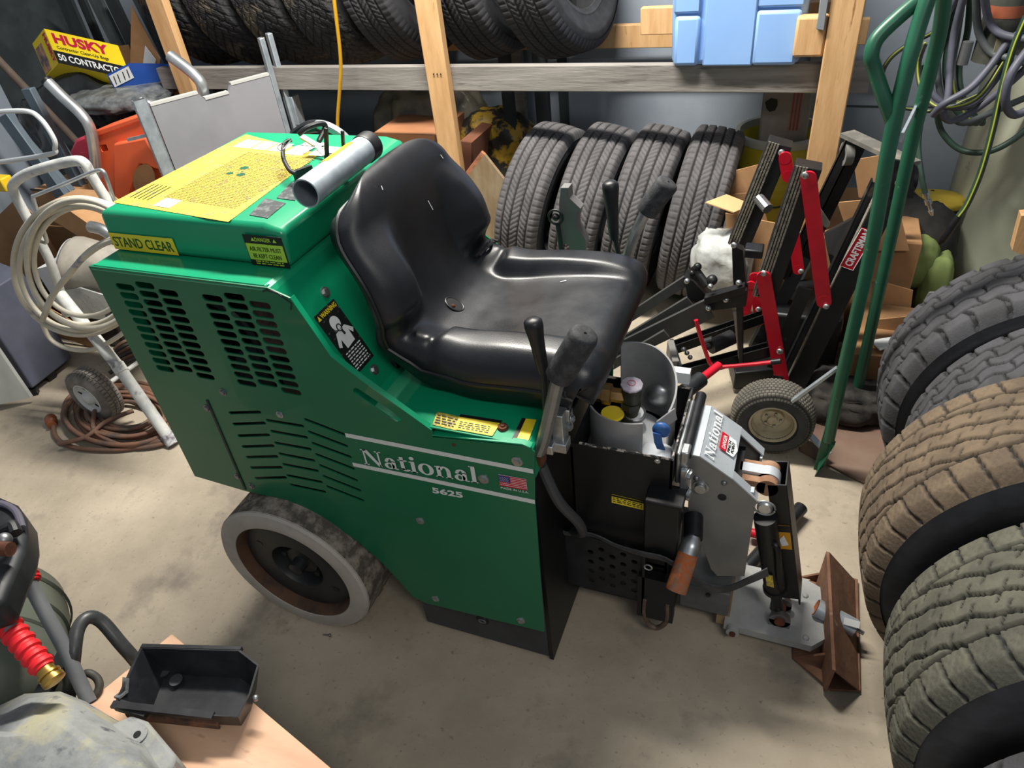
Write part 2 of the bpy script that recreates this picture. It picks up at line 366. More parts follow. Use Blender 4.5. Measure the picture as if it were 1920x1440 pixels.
T_olive = mat('dusty_olive_tread', '5d5c50', '4d4c43', 14, rough=.9, bump=.2, bscale=200, attr='top', attrc='141411')
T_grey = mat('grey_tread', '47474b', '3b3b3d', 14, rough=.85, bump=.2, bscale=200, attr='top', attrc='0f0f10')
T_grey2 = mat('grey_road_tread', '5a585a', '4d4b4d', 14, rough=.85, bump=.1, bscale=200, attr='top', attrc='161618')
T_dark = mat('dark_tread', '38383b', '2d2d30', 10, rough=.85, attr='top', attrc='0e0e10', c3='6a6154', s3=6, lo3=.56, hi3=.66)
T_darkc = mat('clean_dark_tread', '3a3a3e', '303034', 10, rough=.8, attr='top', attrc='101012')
# five big tyres leaning in a row on the right
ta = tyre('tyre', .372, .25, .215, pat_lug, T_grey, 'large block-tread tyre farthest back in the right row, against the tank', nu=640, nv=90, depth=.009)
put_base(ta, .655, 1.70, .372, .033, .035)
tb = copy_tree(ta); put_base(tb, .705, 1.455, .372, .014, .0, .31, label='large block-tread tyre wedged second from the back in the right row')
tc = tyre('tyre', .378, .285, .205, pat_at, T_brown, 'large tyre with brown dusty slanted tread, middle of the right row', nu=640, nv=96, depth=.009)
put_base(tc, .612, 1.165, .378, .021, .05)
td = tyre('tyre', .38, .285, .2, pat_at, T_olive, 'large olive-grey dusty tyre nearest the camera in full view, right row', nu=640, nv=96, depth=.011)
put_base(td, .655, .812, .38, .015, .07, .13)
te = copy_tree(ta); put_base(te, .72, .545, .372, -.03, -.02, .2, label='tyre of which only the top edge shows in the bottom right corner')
# four road tyres standing under the rack
t1 = tyre('tyre', .335, .196, .19, pat_road, T_grey2, 'leftmost of the four grey road tyres standing under the rack', 'road tyres standing under the rack')
LB = ['', 'second from the left of the four grey road tyres under the rack', 'third from the left of the four grey road tyres under the rack', 'rightmost of the four grey road tyres under the rack, by the yellow bucket']
for i in range(4):
    o = t1 if i == 0 else copy_tree(t1)
    put_base(o, -1.055 + i * .212 + (i == 3) * .02, 2.74, .335, PI / 2 + [-.1, -.05, -.03, .0][i], [-.17, -.2, -.2, -.16][i], .4 * i, label=LB[i] or None)
# seven tyres up on the rack
h1 = tyre('tyre', .36, .225, .2, pat_herring, T_dark, 'x', 'used tyres on the upper rack', nu=420)
h2 = tyre('tyre', .35, .215, .2, pat_road, T_darkc, 'x', 'used tyres on the upper rack', nu=420)
RL = [(-2.66, h1, 'first tyre from the left end of the upper rack'), (-2.42, h1, 'second tyre from the left on the upper rack, worn winter tread'), (-2.17, h1, 'third tyre from the left on the upper rack, with a tan dusty stripe'),
      (-1.92, h1, 'fourth tyre from the left on the upper rack, beside the yellow cord'), (-1.66, h2, 'fifth tyre on the upper rack, just left of the middle post'), (-1.30, h2, 'sixth tyre on the upper rack, just right of the middle post'),
      (-.99, h2, 'rightmost tyre on the upper rack, its dark hollow side showing')]
used = set()
for i, (x, p, lb) in enumerate(RL):
    o = copy_tree(p) if p.name in used else p; used.add(p.name)
    put(o, (x + .02, 2.955, .96 + .285), PI / 2 - .05 - (.12 if i == 6 else 0), .24, .5 * i, label=lb)
# ------------------------------------------------------------------ rack of 2x4 lumber
rk = thing('storage_rack', (-1.3, 2.6, 0), 'storage rack of pale and weathered two-by-four lumber along the back wall', 'rack')
bz0, bz1 = .862, .952
MB().mm((-2.75, 2.575, bz0), (.17, 2.613, bz1)).obj('front_rail', M_grey_wood, rk, bev=.003)
MB().mm((-2.75, 3.2, bz0), (.17, 3.24, bz1)).obj('rear_rail', M_pine, rk, bev=.003)
MB().mm((-.62, 2.84, .99), (.03, 2.88, 1.08)).obj('inner_rail', M_pine, rk, bev=.003)
def post(xb, w=.089, d=.038, y=2.555, lean=0, z1=2.3, m=M_pine, nm='post'):
    return MB().bar((xb, y, 0), (xb + lean * z1, y, z1), w, d, (0, 1, 0)).obj(nm, m, rk, bev=.003)
post(-1.325, lean=-.005)
MB().mm((.02, 2.50, 0), (.112, 2.66, 2.3)).obj('post', M_pine, rk, bev=.004)
MB().mm((-2.62, 2.53, .6), (-2.53, 2.57, 1.5)).obj('post', M_pine, rk, bev=.003)
MB().mm((-.07, 2.52, .985), (.02, 2.57, 1.10)).obj('block', M_pine, rk, bev=.008)
MB().mm((-1.325 - .045, 3.3, 0), (-1.325 + .045, 3.34, 2.3)).obj('post', M_grey_wood, rk, bev=.003)
MB().mm((-.02, 3.3, 0), (.07, 3.34, 2.3)).obj('post', M_grey_wood, rk, bev=.003)
for x in (-1.34, -1.31, -1.325):
    MB().cyl((x, 2.534, .935), (x, 2.532, .935), .003, n=8).obj('nail', M_blacks, rk)
# ------------------------------------------------------------------ the ride-on floor scraper
MY = 1.165                                  # centre line
FP = .8585                                  # outer face of the near side panel
def onp(x, y, P, n):
    d = V(_ray(x, y)); c = V((0, 0, CAMZ)); n = V(n); return c + d * ((V(P) - c).dot(n) / d.dot(n))
def P2(x, y, Y=.86): p = ony(x, y, Y); return (p.x, p.z)
def z2(x, y): return (180 + x / 3.4286, 500 + y / 3.4286)
def z3(x, y): return (400 + x / 2.88, 750 + y / 2.88)
S = thing('floor_scraper', (-.8, MY, 0), 'green ride-on floor scraper machine with black bucket seat and solid tyres', 'floor scraper')
outl = [(-1.283, 1.016), (-.85, 1.016), (-.807, 1.0), (-.756, .88), (-.70, .832), (-.571, .736), (-.574, .722), (-.38, .744), (-.368, .733), (-.377, .606), (-.389, .167),
        (-.696, .15), (-.729, .163), (-.759, .217), (-.796, .28), (-.843, .332), (-.902, .379), (-.956, .407), (-1.012, .424), (-1.133, .42), (-1.287, .431), (-1.284, .721)]
def slot(a, b, r, n=5):                     # obround between two 2-D centres
    a = V((a[0], a[1])); b = V((b[0], b[1])); d = (b - a).normalized(); q = V((-d.y, d.x)); out = []
    for c, s0 in ((b, -1), (a, 1)):
        for k in range(n + 1):
            t = PI * k / n; out.append(tuple(c + (q * (-math.cos(t)) + d * math.sin(t)) * r * (1 if s0 == -1 else -1)))
    return out
holes = []
for x0, n, z0 in ((-1.208, 11, .977), (-1.152, 11, .987), (-1.098, 11, .976), (-.990, 11, .977), (-.9345, 11, .987), (-.8805, 11, .976)):
    for k in range(n + (1 if x0 in () else 0)): holes.append(slot((x0 - .017, z0 - .0201 * k), (x0 + .017, z0 - .0201 * k), .0073))
for a, b in [((865, 938), (1055, 932)), ((890, 1010), (1085, 1002)), ((922, 1085), (1112, 1078)), ((948, 1155), (1140, 1148)), ((975, 1222), (1165, 1217)), ((1003, 1290), (1192, 1287)), ((1032, 1357), (1220, 1352)),
             ((1105, 985), (1330, 1022)), ((1133, 1055), (1355, 1095)), ((1158, 1130), (1378, 1170)), ((1185, 1200), (1402, 1243)), ((1210, 1268), (1425, 1310)), ((1235, 1340), (1450, 1382)), ((1258, 1400), (1472, 1445)),
             ((1350, 980), (1595, 1075)), ((1375, 1060), (1612, 1150)), ((1398, 1133), (1635, 1220)), ((1422, 1205), (1655, 1295)), ((1445, 1275), (1675, 1370)), ((1468, 1345), (1697, 1435))]:
    holes.append(slot(P2(*z2(*a)), P2(*z2(*b)), .0042))
for a, b in [((620, 466), (808, 540))]: holes.append(slot(P2(*z3(*a)), P2(*z3(*b)), .0042))
holes.append(slot(P2(671, 734), P2(744, 783), .0095))
flat('side_panel', outl, holes, (0, FP + .0015, 0), (1, 0, 0), (0, 0, 1), .003, M_green_shaded, S)
flat('side_panel', outl, holes, (0, 2 * MY - FP, 0), (1, 0, 0), (0, 0, 1), .003, M_green_shaded, S)
# hood: ledge, slope, platform, rear face bent from one sheet
y0, y1 = FP + .004, 2 * MY - FP - .004
prof = [(-1.285, .43), (-1.285, 1.004), (-1.281, 1.014), (-1.272, 1.018), (-.858, 1.018), (-.848, 1.014), (-.842, 1.006), (-.724, .756), (-.714, .744), (-.392, .744), (-.382, .742), (-.374, .732), (-.374, .66)]
mb = MB()
th = .003
for i in range(len(prof) - 1):
    (xa, za), (xb, zb) = prof[i], prof[i + 1]
    d = V((xb - xa, 0, zb - za)).normalized(); n = V((d.z, 0, -d.x)) * th
    mb.prism([(xa, y0, za), (xb, y0, zb), (xb + n.x, y0, zb + n.z), (xa + n.x, y0, za + n.z)], (0, y1 - y0, 0))
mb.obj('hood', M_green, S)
# rounded top edges that bridge hood and side panel
MB().tube([(-1.278, FP + .007, 1.0105), (-.852, FP + .007, 1.0105)], .0075, smooth=0).obj('edge_roll', M_green, S)
MB().tube([(-1.278, y1 - .003, 1.0105), (-.852, y1 - .003, 1.0105)], .0075, smooth=0).obj('edge_roll', M_green, S)
# flange of the slope beside the panel edge and notch seams
MB().ribbon([(-.806, FP + .006, 1.0), (-.756, FP + .006, .882), (-.70, FP + .006, .834), (-.574, FP + .006, .739)], (0, .012, 0), .0025).obj('panel_flange', M_green, S)
MB().ribbon([(-.574, FP + .006, .728), (-.39, FP + .006, .747), (-.375, FP + .006, .742)], (0, .014, 0), .003).obj('panel_flange', M_green, S)
MB().ribbon([(-.862, FP - .0012, 1.008), (-.852, FP - .0012, 1.012), (-.83, FP - .0012, 1.008), (-.806, FP - .0012, .99), (-.812, FP - .0012, .975)], (0, .0005, 0), .003).obj('seam', M_blacks, S)
MB().bar((-1.124, FP - .001, .706), (-1.132, FP - .001, .428), .002, .006, (1, 0, 0)).obj('seam', M_blacks, S)
# cover box with yellow label
cz = 1.1005
cv = MB().prism([(-1.287, .926, 1.018), (-.846, .926, 1.018), (-.842, .93, cz - .010), (-.885, .93, cz), (-1.283, .93, cz)], (0, .475, 0))
cv = cv.obj('cover', M_green, S, bev=.011)
lq = [onz(*p, cz) for p in ((212, 380), (428, 417), (600, 289), (461, 252.5))]
quad('yellow_label', lq, M_yelw, S, lift=.0003)
lu = (lq[1] - lq[0]); lv = (lq[3] - lq[0])
def LQ(a, b): return lq[0] + lu * a + lv * b
for a, b, w, h in ((.10, .80, .16, .12), (.28, .80, .13, .12), (.43, .80, .13, .12), (.60, .78, .16, .13), (.80, .80, .17, .14), (.62, .92, .2, .06)):
    quad('white_panel', [LQ(a, b), LQ(a + w, b), LQ(a + w, b + h), LQ(a, b + h)], mat('label_white', 'dcdcd8', '9a9a96', 330, rough=.6, lo=.5, hi=.62), S, lift=.0012)
quad('white_panel', [LQ(.33, .03), LQ(.47, .03), LQ(.47, .12), LQ(.33, .12)], MATS['label_white'], S, lift=.0012)
n_ = lu.cross(lv).normalized()
for i, (a, b) in enumerate(((.06, .05), (.10, .05), (.14, .05), (.18, .05), (.22, .05))):
    p = LQ(a, b + .02); q = LQ(a - .01, b + .19); MB().bar(p + n_ * .0016, q + n_ * .0016, .0022, .0004).obj('print_line', M_blackpr, S)
for a, b, s_ in ((.50, .55, .012), (.46, .47, .009), (.56, .47, .011)):
    p = LQ(a, b); MB().prism([p + n_ * .0014 + V((math.cos(t) * s_, math.sin(t) * s_ * .8, 0)) for t in (0, 1.2, 2.0, 3.1, 4.1, 5.2)], n_ * .0005).obj('worn_spot', M_htgreen, S)
lines('fine_print', LQ(.30, .12), lu, lv, .20, .26, 40, mat('faded_print', '8d7a36', rough=.7), S, seed=3)
for px in [((468, 404), (498, 373), (536, 382), (502, 410)), ((519, 372), (547, 342), (560, 350), (553, 377))]:
    quad('badge', [onz(x, y, cz) for x, y in px], mat('worn_badge', '34383a', '5c6160', 60, rough=.5, lo=.5, hi=.6), S)
# signs on the near face of the cover
cy = .926
def face(x, y, Y=cy): return ony(x, y, Y)
a_ = face(206.5, 443); b_ = face(328, 459); c_ = face(214, 468)
sg = decal('stand_clear_sign', (a_.x, cy, 1.0215), (1, 0, 0), (0, 0, 1), b_.x - a_.x, .036, M_yel, S)
text('lettering', 'STAND CLEAR', (a_.x + .006, cy, 1.0285), (1, 0, 0), (0, 0, 1), b_.x - a_.x - .012, .0215, mat('dark_green_print', '1d4a22', rough=.5), sg, bold=.012)
a_ = face(460, 455); b_ = face(535, 470)
sg = decal('air_filter_sign', (a_.x, cy, 1.0195), (1, 0, 0), (0, 0, 1), b_.x - a_.x, .062, M_blackpr, S)
w_ = b_.x - a_.x
decal('green_field', (a_.x + .002, cy, 1.0315), (1, 0, 0), (0, 0, 1), w_ - .004, .033, mat('lime_print', 'a8c93e', rough=.45), sg, lift=.0016)
text('lettering', 'AIR FILTER MUST', (a_.x + .008, cy, 1.050), (1, 0, 0), (0, 0, 1), w_ - .016, .0085, M_blackpr, sg, lift=.0026)
text('lettering', 'BE KEPT CLEAN', (a_.x + .012, cy, 1.036), (1, 0, 0), (0, 0, 1), w_ - .024, .0085, M_blackpr, sg, lift=.0026)
text('lettering', 'DANGER', (a_.x + w_ * .3, cy, 1.0695), (1, 0, 0), (0, 0, 1), w_ * .4, .0075, mat('lime_print'  , 'a8c93e'), sg, lift=.0018)
for k in (.2, .76): MB().prism([(a_.x + w_ * k, cy - .0018, 1.07), (a_.x + w_ * k + .008, cy - .0018, 1.07), (a_.x + w_ * k + .004, cy - .0018, 1.077)], (0, -.0004, 0)).obj('triangle', MATS['lime_print'], sg)
lines('fine_print', (a_.x + .012, cy, 1.0215), (1, 0, 0), (0, 0, 1), w_ - .024, .009, 2, MATS['lime_print'], sg, seed=5)
# --- stripes, lettering on the side panel
nrm = V((0, -1, 0))
def stripe(p, q, w):
    a = ony(*p, FP - .0004); b = ony(*q, FP - .0004); d = (b - a).normalized(); s_ = V((d.z, 0, -d.x)) * w / 2
    return MB().prism([a - s_, b - s_, b + s_, a + s_], nrm * .0008).obj('stripe', M_silverpr, S)
stripe((648, 815.5), (1000, 884), .0105); stripe((662, 870.5), (1003, 941), .0105)
def ringpoly(cx, cy_, rx, ry, ix, iy, a0=0, a1=360, n=20, dx=0):
    A = [math.radians(a0 + (a1 - a0) * k / n) for k in range(n + 1)]
    o = [(cx + rx * math.cos(t), cy_ + ry * math.sin(t)) for t in A]; i = [(cx + dx + ix * math.cos(t), cy_ + iy * math.sin(t)) for t in A]
    return [[o[k], o[k + 1], i[k + 1], i[k]] for k in range(n)]
def rect(x0, y0, x1, y1): return [(x0, y0), (x1, y0), (x1, y1), (x0, y1)]
def serif_word():
    g = []; x = 0
    def stem(x, y1, w=1.15, top=True, l=True): 
        g.append(rect(x, 0, x + w, y1)); g.append(rect(x - .45, 0, x + w + .45, .38))
        if l: g.append([(x - .5, y1 - .25), (x + .1, y1), (x + .1, y1 - .6), (x - .5, y1 - .55)])
    # N
    g.append(rect(.5, 0, 1.0, 7)); g.append(rect(0, 0, 1.6, .4)); g.append(rect(-.1, 6.6, 1.6, 7)); g.append([(.5, 7), (2.0, 7), (5.6, 0), (4.6, 0)]); g.append(rect(4.9, 0, 5.4, 7)); g.append(rect(4.2, 6.6, 6.1, 7)); x = 6.6
    def aa(x):
        g.extend(ringpoly(x + 1.5, 1.3, 1.55, 1.4, .55, .95)); g.append(rect(x + 2.3, .3, x + 3.45, 3.6)); g.extend(ringpoly(x + 1.9, 3.2, 1.55, 1.75, .4, 1.3, 0, 160)); g.append(rect(x + 3.0, 0, x + 4.1, .42)); g.extend(ringpoly(x + .8, 3.4, .5, .5, .01, .01)); return x + 4.5
    x = aa(x)
    g.append(rect(x + .5, .4, x + 1.6, 6.2)); g.append(rect(x - .1, 4.5, x + 2.6, 4.95)); g.extend(ringpoly(x + 1.9, 1.15, 1.4, 1.2, .3, .75, 180, 340)); x += 3.3
    stem(x + .4, 4.95); g.extend(ringpoly(x + .95, 6.35, .7, .7, .01, .01)); x += 2.5
    g.extend(ringpoly(x + 2.2, 2.45, 2.3, 2.6, 1.05, 2.15)); x += 5.0
    stem(x + .4, 4.95); g.extend(ringpoly(x + 2.6, 2.9, 1.75, 2.15, .6, 1.5, 0, 165)); g.append(rect(x + 3.2, 0, x + 4.35, 3.0)); g.append(rect(x + 2.8, 0, x + 4.8, .38)); x += 5.4
    x = aa(x)
    g.append(rect(x + .4, 0, x + 1.55, 7.2)); g.append(rect(x - .05, 0, x + 2.0, .38)); g.append(rect(x - .1, 6.85, x + .6, 7.2)); x += 2.0
    return g, x
SW, SWX = serif_word()
def serif(name, o, u, v, w, h, m, parent, lift=.0012):
    u = V(u).normalized(); v = V(v); v = v.normalized(); n = u.cross(v).normalized(); mb = MB(); o = V(o) + n * lift
    for p in SW: mb.prism([o + u * (q[0] / SWX * w) + v * (q[1] / 7 * h) for q in p], n * .0005)
    return mb.obj(name, m, parent)
a = ony(683, 869, FP); b = ony(896, 905, FP); c = ony(683, 838, FP)
serif('lettering', (a.x + .002, FP, a.z), b - a, (0, 0, 1), (b - a).length, .0425, M_silverpr, S)
a = ony(812, 924, FP); b = ony(869, 934, FP); text('lettering', '5625', (a.x, FP, a.z + .001), b - a, (0, 0, 1), (b - a).length, .0165, M_silverpr, S, bold=.03, lift=.001)
a = ony(938, 909, FP); b = ony(989, 918, FP); c = ony(937, 886, FP); fw = b.x - a.x; fu = (b - a).normalized(); fh = .0285
fl = decal('flag_sticker', a, fu, (0, 0, 1), fw, fh, M_white, S)
for k in range(0, 13, 2): decal('stripe', a + V((0, 0, fh * k / 13)), fu, (0, 0, 1), fw, fh / 13, M_red, fl, lift=.0015)
decal('canton', a + V((0, 0, fh * 6 / 13)), fu, (0, 0, 1), fw * .42, fh * 7 / 13, mat('navy_print', '2a2f6a'), fl, lift=.0024)
st = MB()
for r_ in range(5):
    for c_ in range(6 - r_ % 2):
        p = a + fu * fw * (.04 + (c_ + (r_ % 2) * .5) * .062) + V((0, -.0034, fh * (.515 + r_ * .095))); st.cyl(p, p + nrm * .0003, .0006, n=5)
st.obj('stars', M_white, fl, kind='stuff')
text('lettering', 'MADE IN U.S.A.', a + V((.001, 0, -.0085)), fu, (0, 0, 1), fw * 1.02, .0055, M_silverpr, fl)
# bolts on the panel
for px, py, r_ in ((418, 735, .006), (389, 765, .0065), (525, 777, .006), (970, 865, .0075), (907, 898, .0075), (788, 976, .0065), (817, 1122, .0065), (977, 1163, .007), (446, 893, .006), (472, 911, .006)):
    p = ony(px, py, FP); bolt(p, nrm, r_, M_zinc if px > 500 else M_steel, S)
MB().cyl(ony(851, 834, FP), ony(851, 834, FP) + V((0, -.0008, 0)), .004, n=12).obj('hole', M_rust, S)
# slope: bolts and warning sign
sP = V((-.842, 1, 1.006)); sD = V((-.724 + .842, 0, .756 - 1.006)).normalized(); sN = V((-sD.z, 0, sD.x))
for px, py in ((610, 548), (702, 693)): bolt(onp(px, py, sP, sN), sN, .0075, M_zinc, S)
w0 = onp(588, 595, sP, sN); w1 = onp(625, 561, sP, sN); w2 = onp(693, 673, sP, sN); w3 = onp(669, 703, sP, sN)
wv = -sD; wu = V((0, 1, 0)); wy0 = w0.y; ww = w1.y - w0.y; wh = (w0 - w3).length; wo = V((w3.x, wy0, w3.z))
ws = decal('warning_sign', wo, wu, wv, ww, wh, mat('worn_black_label', '17181a', '6a6c6c', 120, rough=.5, lo=.62, hi=.68), S)
text('lettering', 'WARNING', wo + wu * ww * .2 + wv * wh * .90, wu, wv, ww * .75, wh * .07, M_yel, ws, bold=.02)
def WP(a, b): return wo + wu * ww * a + wv * wh * b + sN * .0015
MB().prism([WP(.04, .9), WP(.17, .9), WP(.105, .975)], sN * .0004).obj('triangle', M_yel, ws)
fig = MB().prism([WP(.5 + .2 * math.cos(t), .74 + .105 * math.sin(t)) for t in [k * PI / 8 for k in range(16)]], sN * .0005)
fig.prism([WP(.28, .62), WP(.75, .64), WP(.98, .52), WP(.88, .47), WP(.78, .55), WP(.76, .38), WP(.34, .36), WP(.32, .52), WP(.18, .42), WP(.08, .45)], sN * .0005).obj('figure', M_white, ws)
cc = [WP(.52 + .09 * math.cos(t), .66 + .05 * math.sin(t)) + sN * .001 for t in [k * PI / 6 for k in range(12)]]
MB().tube(cc, .0012, n=6, closed=True, smooth=2).tube([WP(.54, .62) + sN * .001, WP(.56, .54) + sN * .001], .0025, n=6, smooth=0).obj('figure_cord', M_blackpr, ws)
lines('fine_print', WP(.12, .04), wu, wv, ww * .76, wh * .3, 7, M_white, ws, seed=9)
# platform signs
def pz4(pts, z=.744): return [onz(x, y, z) for x, y in pts]
q_ = pz4([(811, 797), (856, 808), (866, 783), (820, 773)]); s1 = quad('sign', q_, M_yelw, S); lines('fine_print', q_[0] + (q_[1] - q_[0]) * .06 + (q_[3] - q_[0]) * .1 + V((0, 0, .0008)), q_[1] - q_[0], q_[3] - q_[0], (q_[1] - q_[0]).length * .85, (q_[3] - q_[0]).length * .75, 4, M_blackpr, s1, seed=2)
q_ = pz4([(852, 806), (923, 819), (938, 795), (861, 783)]); s1 = quad('sign', q_, M_yel, S, lift=.0014); lines('fine_print', q_[0] + (q_[1] - q_[0]) * .08 + (q_[3] - q_[0]) * .1 + V((0, 0, .0012)), q_[1] - q_[0], q_[3] - q_[0], (q_[1] - q_[0]).length * .8, (q_[3] - q_[0]).length * .6, 4, M_blackpr, s1, seed=4)
quad('sign_border', pz4([(861, 783), (938, 795), (942, 790), (864, 778)]), M_blackpr, s1, lift=.0014)
q_ = pz4([(962, 824), (990, 829), (1006, 788), (979, 785)]); s1 = quad('sign', q_, M_yel, S); quad('sign_border', pz4([(960, 824), (968, 826), (986, 786), (979, 785)]), M_blackpr, s1, lift=.0014)
p = onz(943, 803, .744); MB().cyl(p, p + V((0, 0, .006)), .0105, .009, n=16).cyl(p + V((0, 0, .006)), p + V((0, 0, .0085)), .004, n=6).obj('rust_cap', M_rust, S)
# bare dusty edge strip and dust on platform are in the enamel; frame below
MB().mm((-.73, .885, .02), (-.395, 1.445, .30)).obj('weight_box', mat('weight_grey', '333437', '3e3f42', 9, rough=.6), S, bev=.004)
MB().mm((-.394, .885, .012), (-.385, 1.445, .70)).obj('front_bulkhead', M_blackp, S)
MB().mm((-1.25, .90, .40), (-1.24, 1.43, .9)).obj('rear_brace', M_blackp, S)
q_ = onx(903, 1162, 0); h = ony(905, 1163, .884); MB().cyl((h.x, .8855, h.z), (h.x, .882, h.z), .017, .015, n=20).obj('access_hole', M_blackp, S)
p_ = V(h); MB().tube([(p_.x + .009 * math.cos(t), .8815, p_.z + .006 * math.sin(t)) for t in [k * .63 for k in range(10)]], .0025, closed=True, smooth=2, n=6).obj('hole_rim', M_steel, S)
# engine bay seen through the slots
eng = MB().mm((-1.2, 1.10, .52), (-.98, 1.32, .82)).mm((-1.12, 1.05, .82), (-.9, 1.3, .9)).mm((-.9, 1.0, .45), (-.72, 1.33, .78))
eng.obj('engine_block', M_blackp, S, bev=.01)
MB().cyl((-1.06, 1.02, .68), (-1.06, .98, .68), .09, n=24).cyl((-.93, .97, .86), (-.93, 1.2, .86), .05, n=20).obj('flywheel_cover', M_steel, S)
MB().mm((-.99, .93, .80), (-.86, .95, .96)).obj('air_filter', mat('filter_mesh', '3a2f2b', '57463e', 60, rough=.8), S)
MB().tube([(-1.2, .95, .9), (-1.1, .93, .93), (-1.02, .94, .86), (-1.0, .95, .7)], .010).obj('engine_hose', M_black, S)
MB().mm((-1.25, .95, .46), (-.5, 1.38, .48)).obj('deck', M_blackp, S)
MB().tube([(-.375, .90, .66), (-.35, .91, .56), (-.325, .95, .46), (-.33, .99, .38), (-.36, 1.02, .34)], .011).obj('hydraulic_hose', mat('grey_hose', '3a3c3f', rough=.6), S)
MB().mm((-1.12, .885, .40), (-.60, .90, .69)).obj('dark_slit_backing', M_blackp, S)  # black plate added behind the lower slits to keep them dark
# wheels
M_tyw = mat('solid_tyre_side', '9c9791', 'b0aaa2', 9, rough=.75, lo=.3, hi=.7, c3='6f6257', s3=7, lo3=.6, hi3=.72, bump=.15)
M_tyt = mat('solid_tyre_face', '4f4942', '8b8177', 34, rough=.95, bump=.8, bscale=60, lo=.42, hi=.62, detail=8)
M_hub = mat('hub_black', '1c1e20', '26282a', 14, rough=.5)
def wheel(yf, sgn):
    c = (-1.03, yf, .2115); ax = (0, sgn, 0); R = .211
    w = MB().lathe([(R - .001, .008), (R, .02), (R, .145), (R - .008, .15), (.09, .15)], c, ax, 72).obj('wheel', M_tyt, S)
    r2 = random.Random(4); md = MB()
    prof = [(.160, .008), (.163, 0), (.182, -.002), (.19, .0005), (.204, .002), (R, .01)]
    md.lathe(prof, c, ax, 72).obj('tyre_sidewall', M_tyw, w)
    MB().lathe([(.162, .002), (.158, .008), (.156, .035), (.150, .038), (.148, .03), (.146, .032)], c, ax, 64).obj('rim_ring', mat('dark_rust', '3f2f28', '59402f', 12, rough=.8), w)
    MB().lathe([(.149, .03), (.12, .026), (.074, .024), (.071, .03), (.070, .06), (.05, .062), (.0001, .06)], c, ax, 48).obj('disc', M_hub, w)
    hb = MB().lathe([(.045, .062), (.043, .045), (.02, .04), (.018, .015), (.010, .012), (.0001, .012)], c, ax, 28).obj('hub', M_hub, w)
    for k in range(5):
        t = k * 2 * PI / 5 + .4; p = V(c) + V((math.cos(t) * .052, sgn * .062, math.sin(t) * .052)); bolt(p, V((0, -sgn, 0)), .009, M_blacks, w, 'lug_nut', hh=.02)
    for t in (2.62, -.52):
        p = V(c) + V((math.cos(t) * .112, sgn * .0255, math.sin(t) * .112)); MB().cyl(p, p - V((0, sgn * .001, 0)), .009, n=16).obj('vent_hole', M_blackp, w)
    # chunks torn from the tread edge
    ch = MB()
    for k in range(60):
        t = r2.uniform(0, 2 * PI); y = r2.uniform(.02, .14); p = V(c) + V((math.cos(t) * R, sgn * y, math.sin(t) * R)); n = V((math.cos(t), 0, math.sin(t)))
        ch.bar(p - V((0, .01, 0)) * r2.uniform(.5, 1.5), p + V((r2.uniform(-.004, .004), .01, r2.uniform(-.004, .004))), r2.uniform(.003, .008), .003, n)
    ch.obj('tread_grit', M_tyt, w, kind='stuff')
wheel(.80, 1); wheel(1.53, -1)
MB().cyl((-1.03, .87, .2115), (-1.03, 1.46, .2115), .03, n=16).obj('axle', M_blackp, S)
# ------------------------------------------------------------------ seat
M_seat = mat('seat_vinyl', '0f1116', '17191f', 7, rough=.31, lo=.35, hi=.7, bump=.06, bscale=420, rvar=.16, spec=.6, c3='2a2c31', s3=26, lo3=.68, hi3=.76)
SP = [(-.330, .765), (-.300, .767), (-.281, .782), (-.272, .812), (-.277, .838), (-.302, .855), (-.36, .859), (-.45, .851), (-.54, .838), (-.610, .838), (-.652, .866), (-.676, .92), (-.688, .98), (-.696, 1.03), (-.704, 1.07), (-.714, 1.105), (-.728, 1.130), (-.745, 1.142), (-.762, 1.140)]
def catm(P, t):
    m = len(P) - 1; x = t * m; i = min(int(x), m - 1); f = x - i
    p = [np.array(P[max(0, min(m, i + k - 1))], float) for k in range(4)]
    return .5 * (2 * p[1] + (p[2] - p[0]) * f + (2 * p[0] - 5 * p[1] + 4 * p[2] - p[3]) * f * f + (3 * p[1] - p[0] - 3 * p[2] + p[3]) * f ** 3)
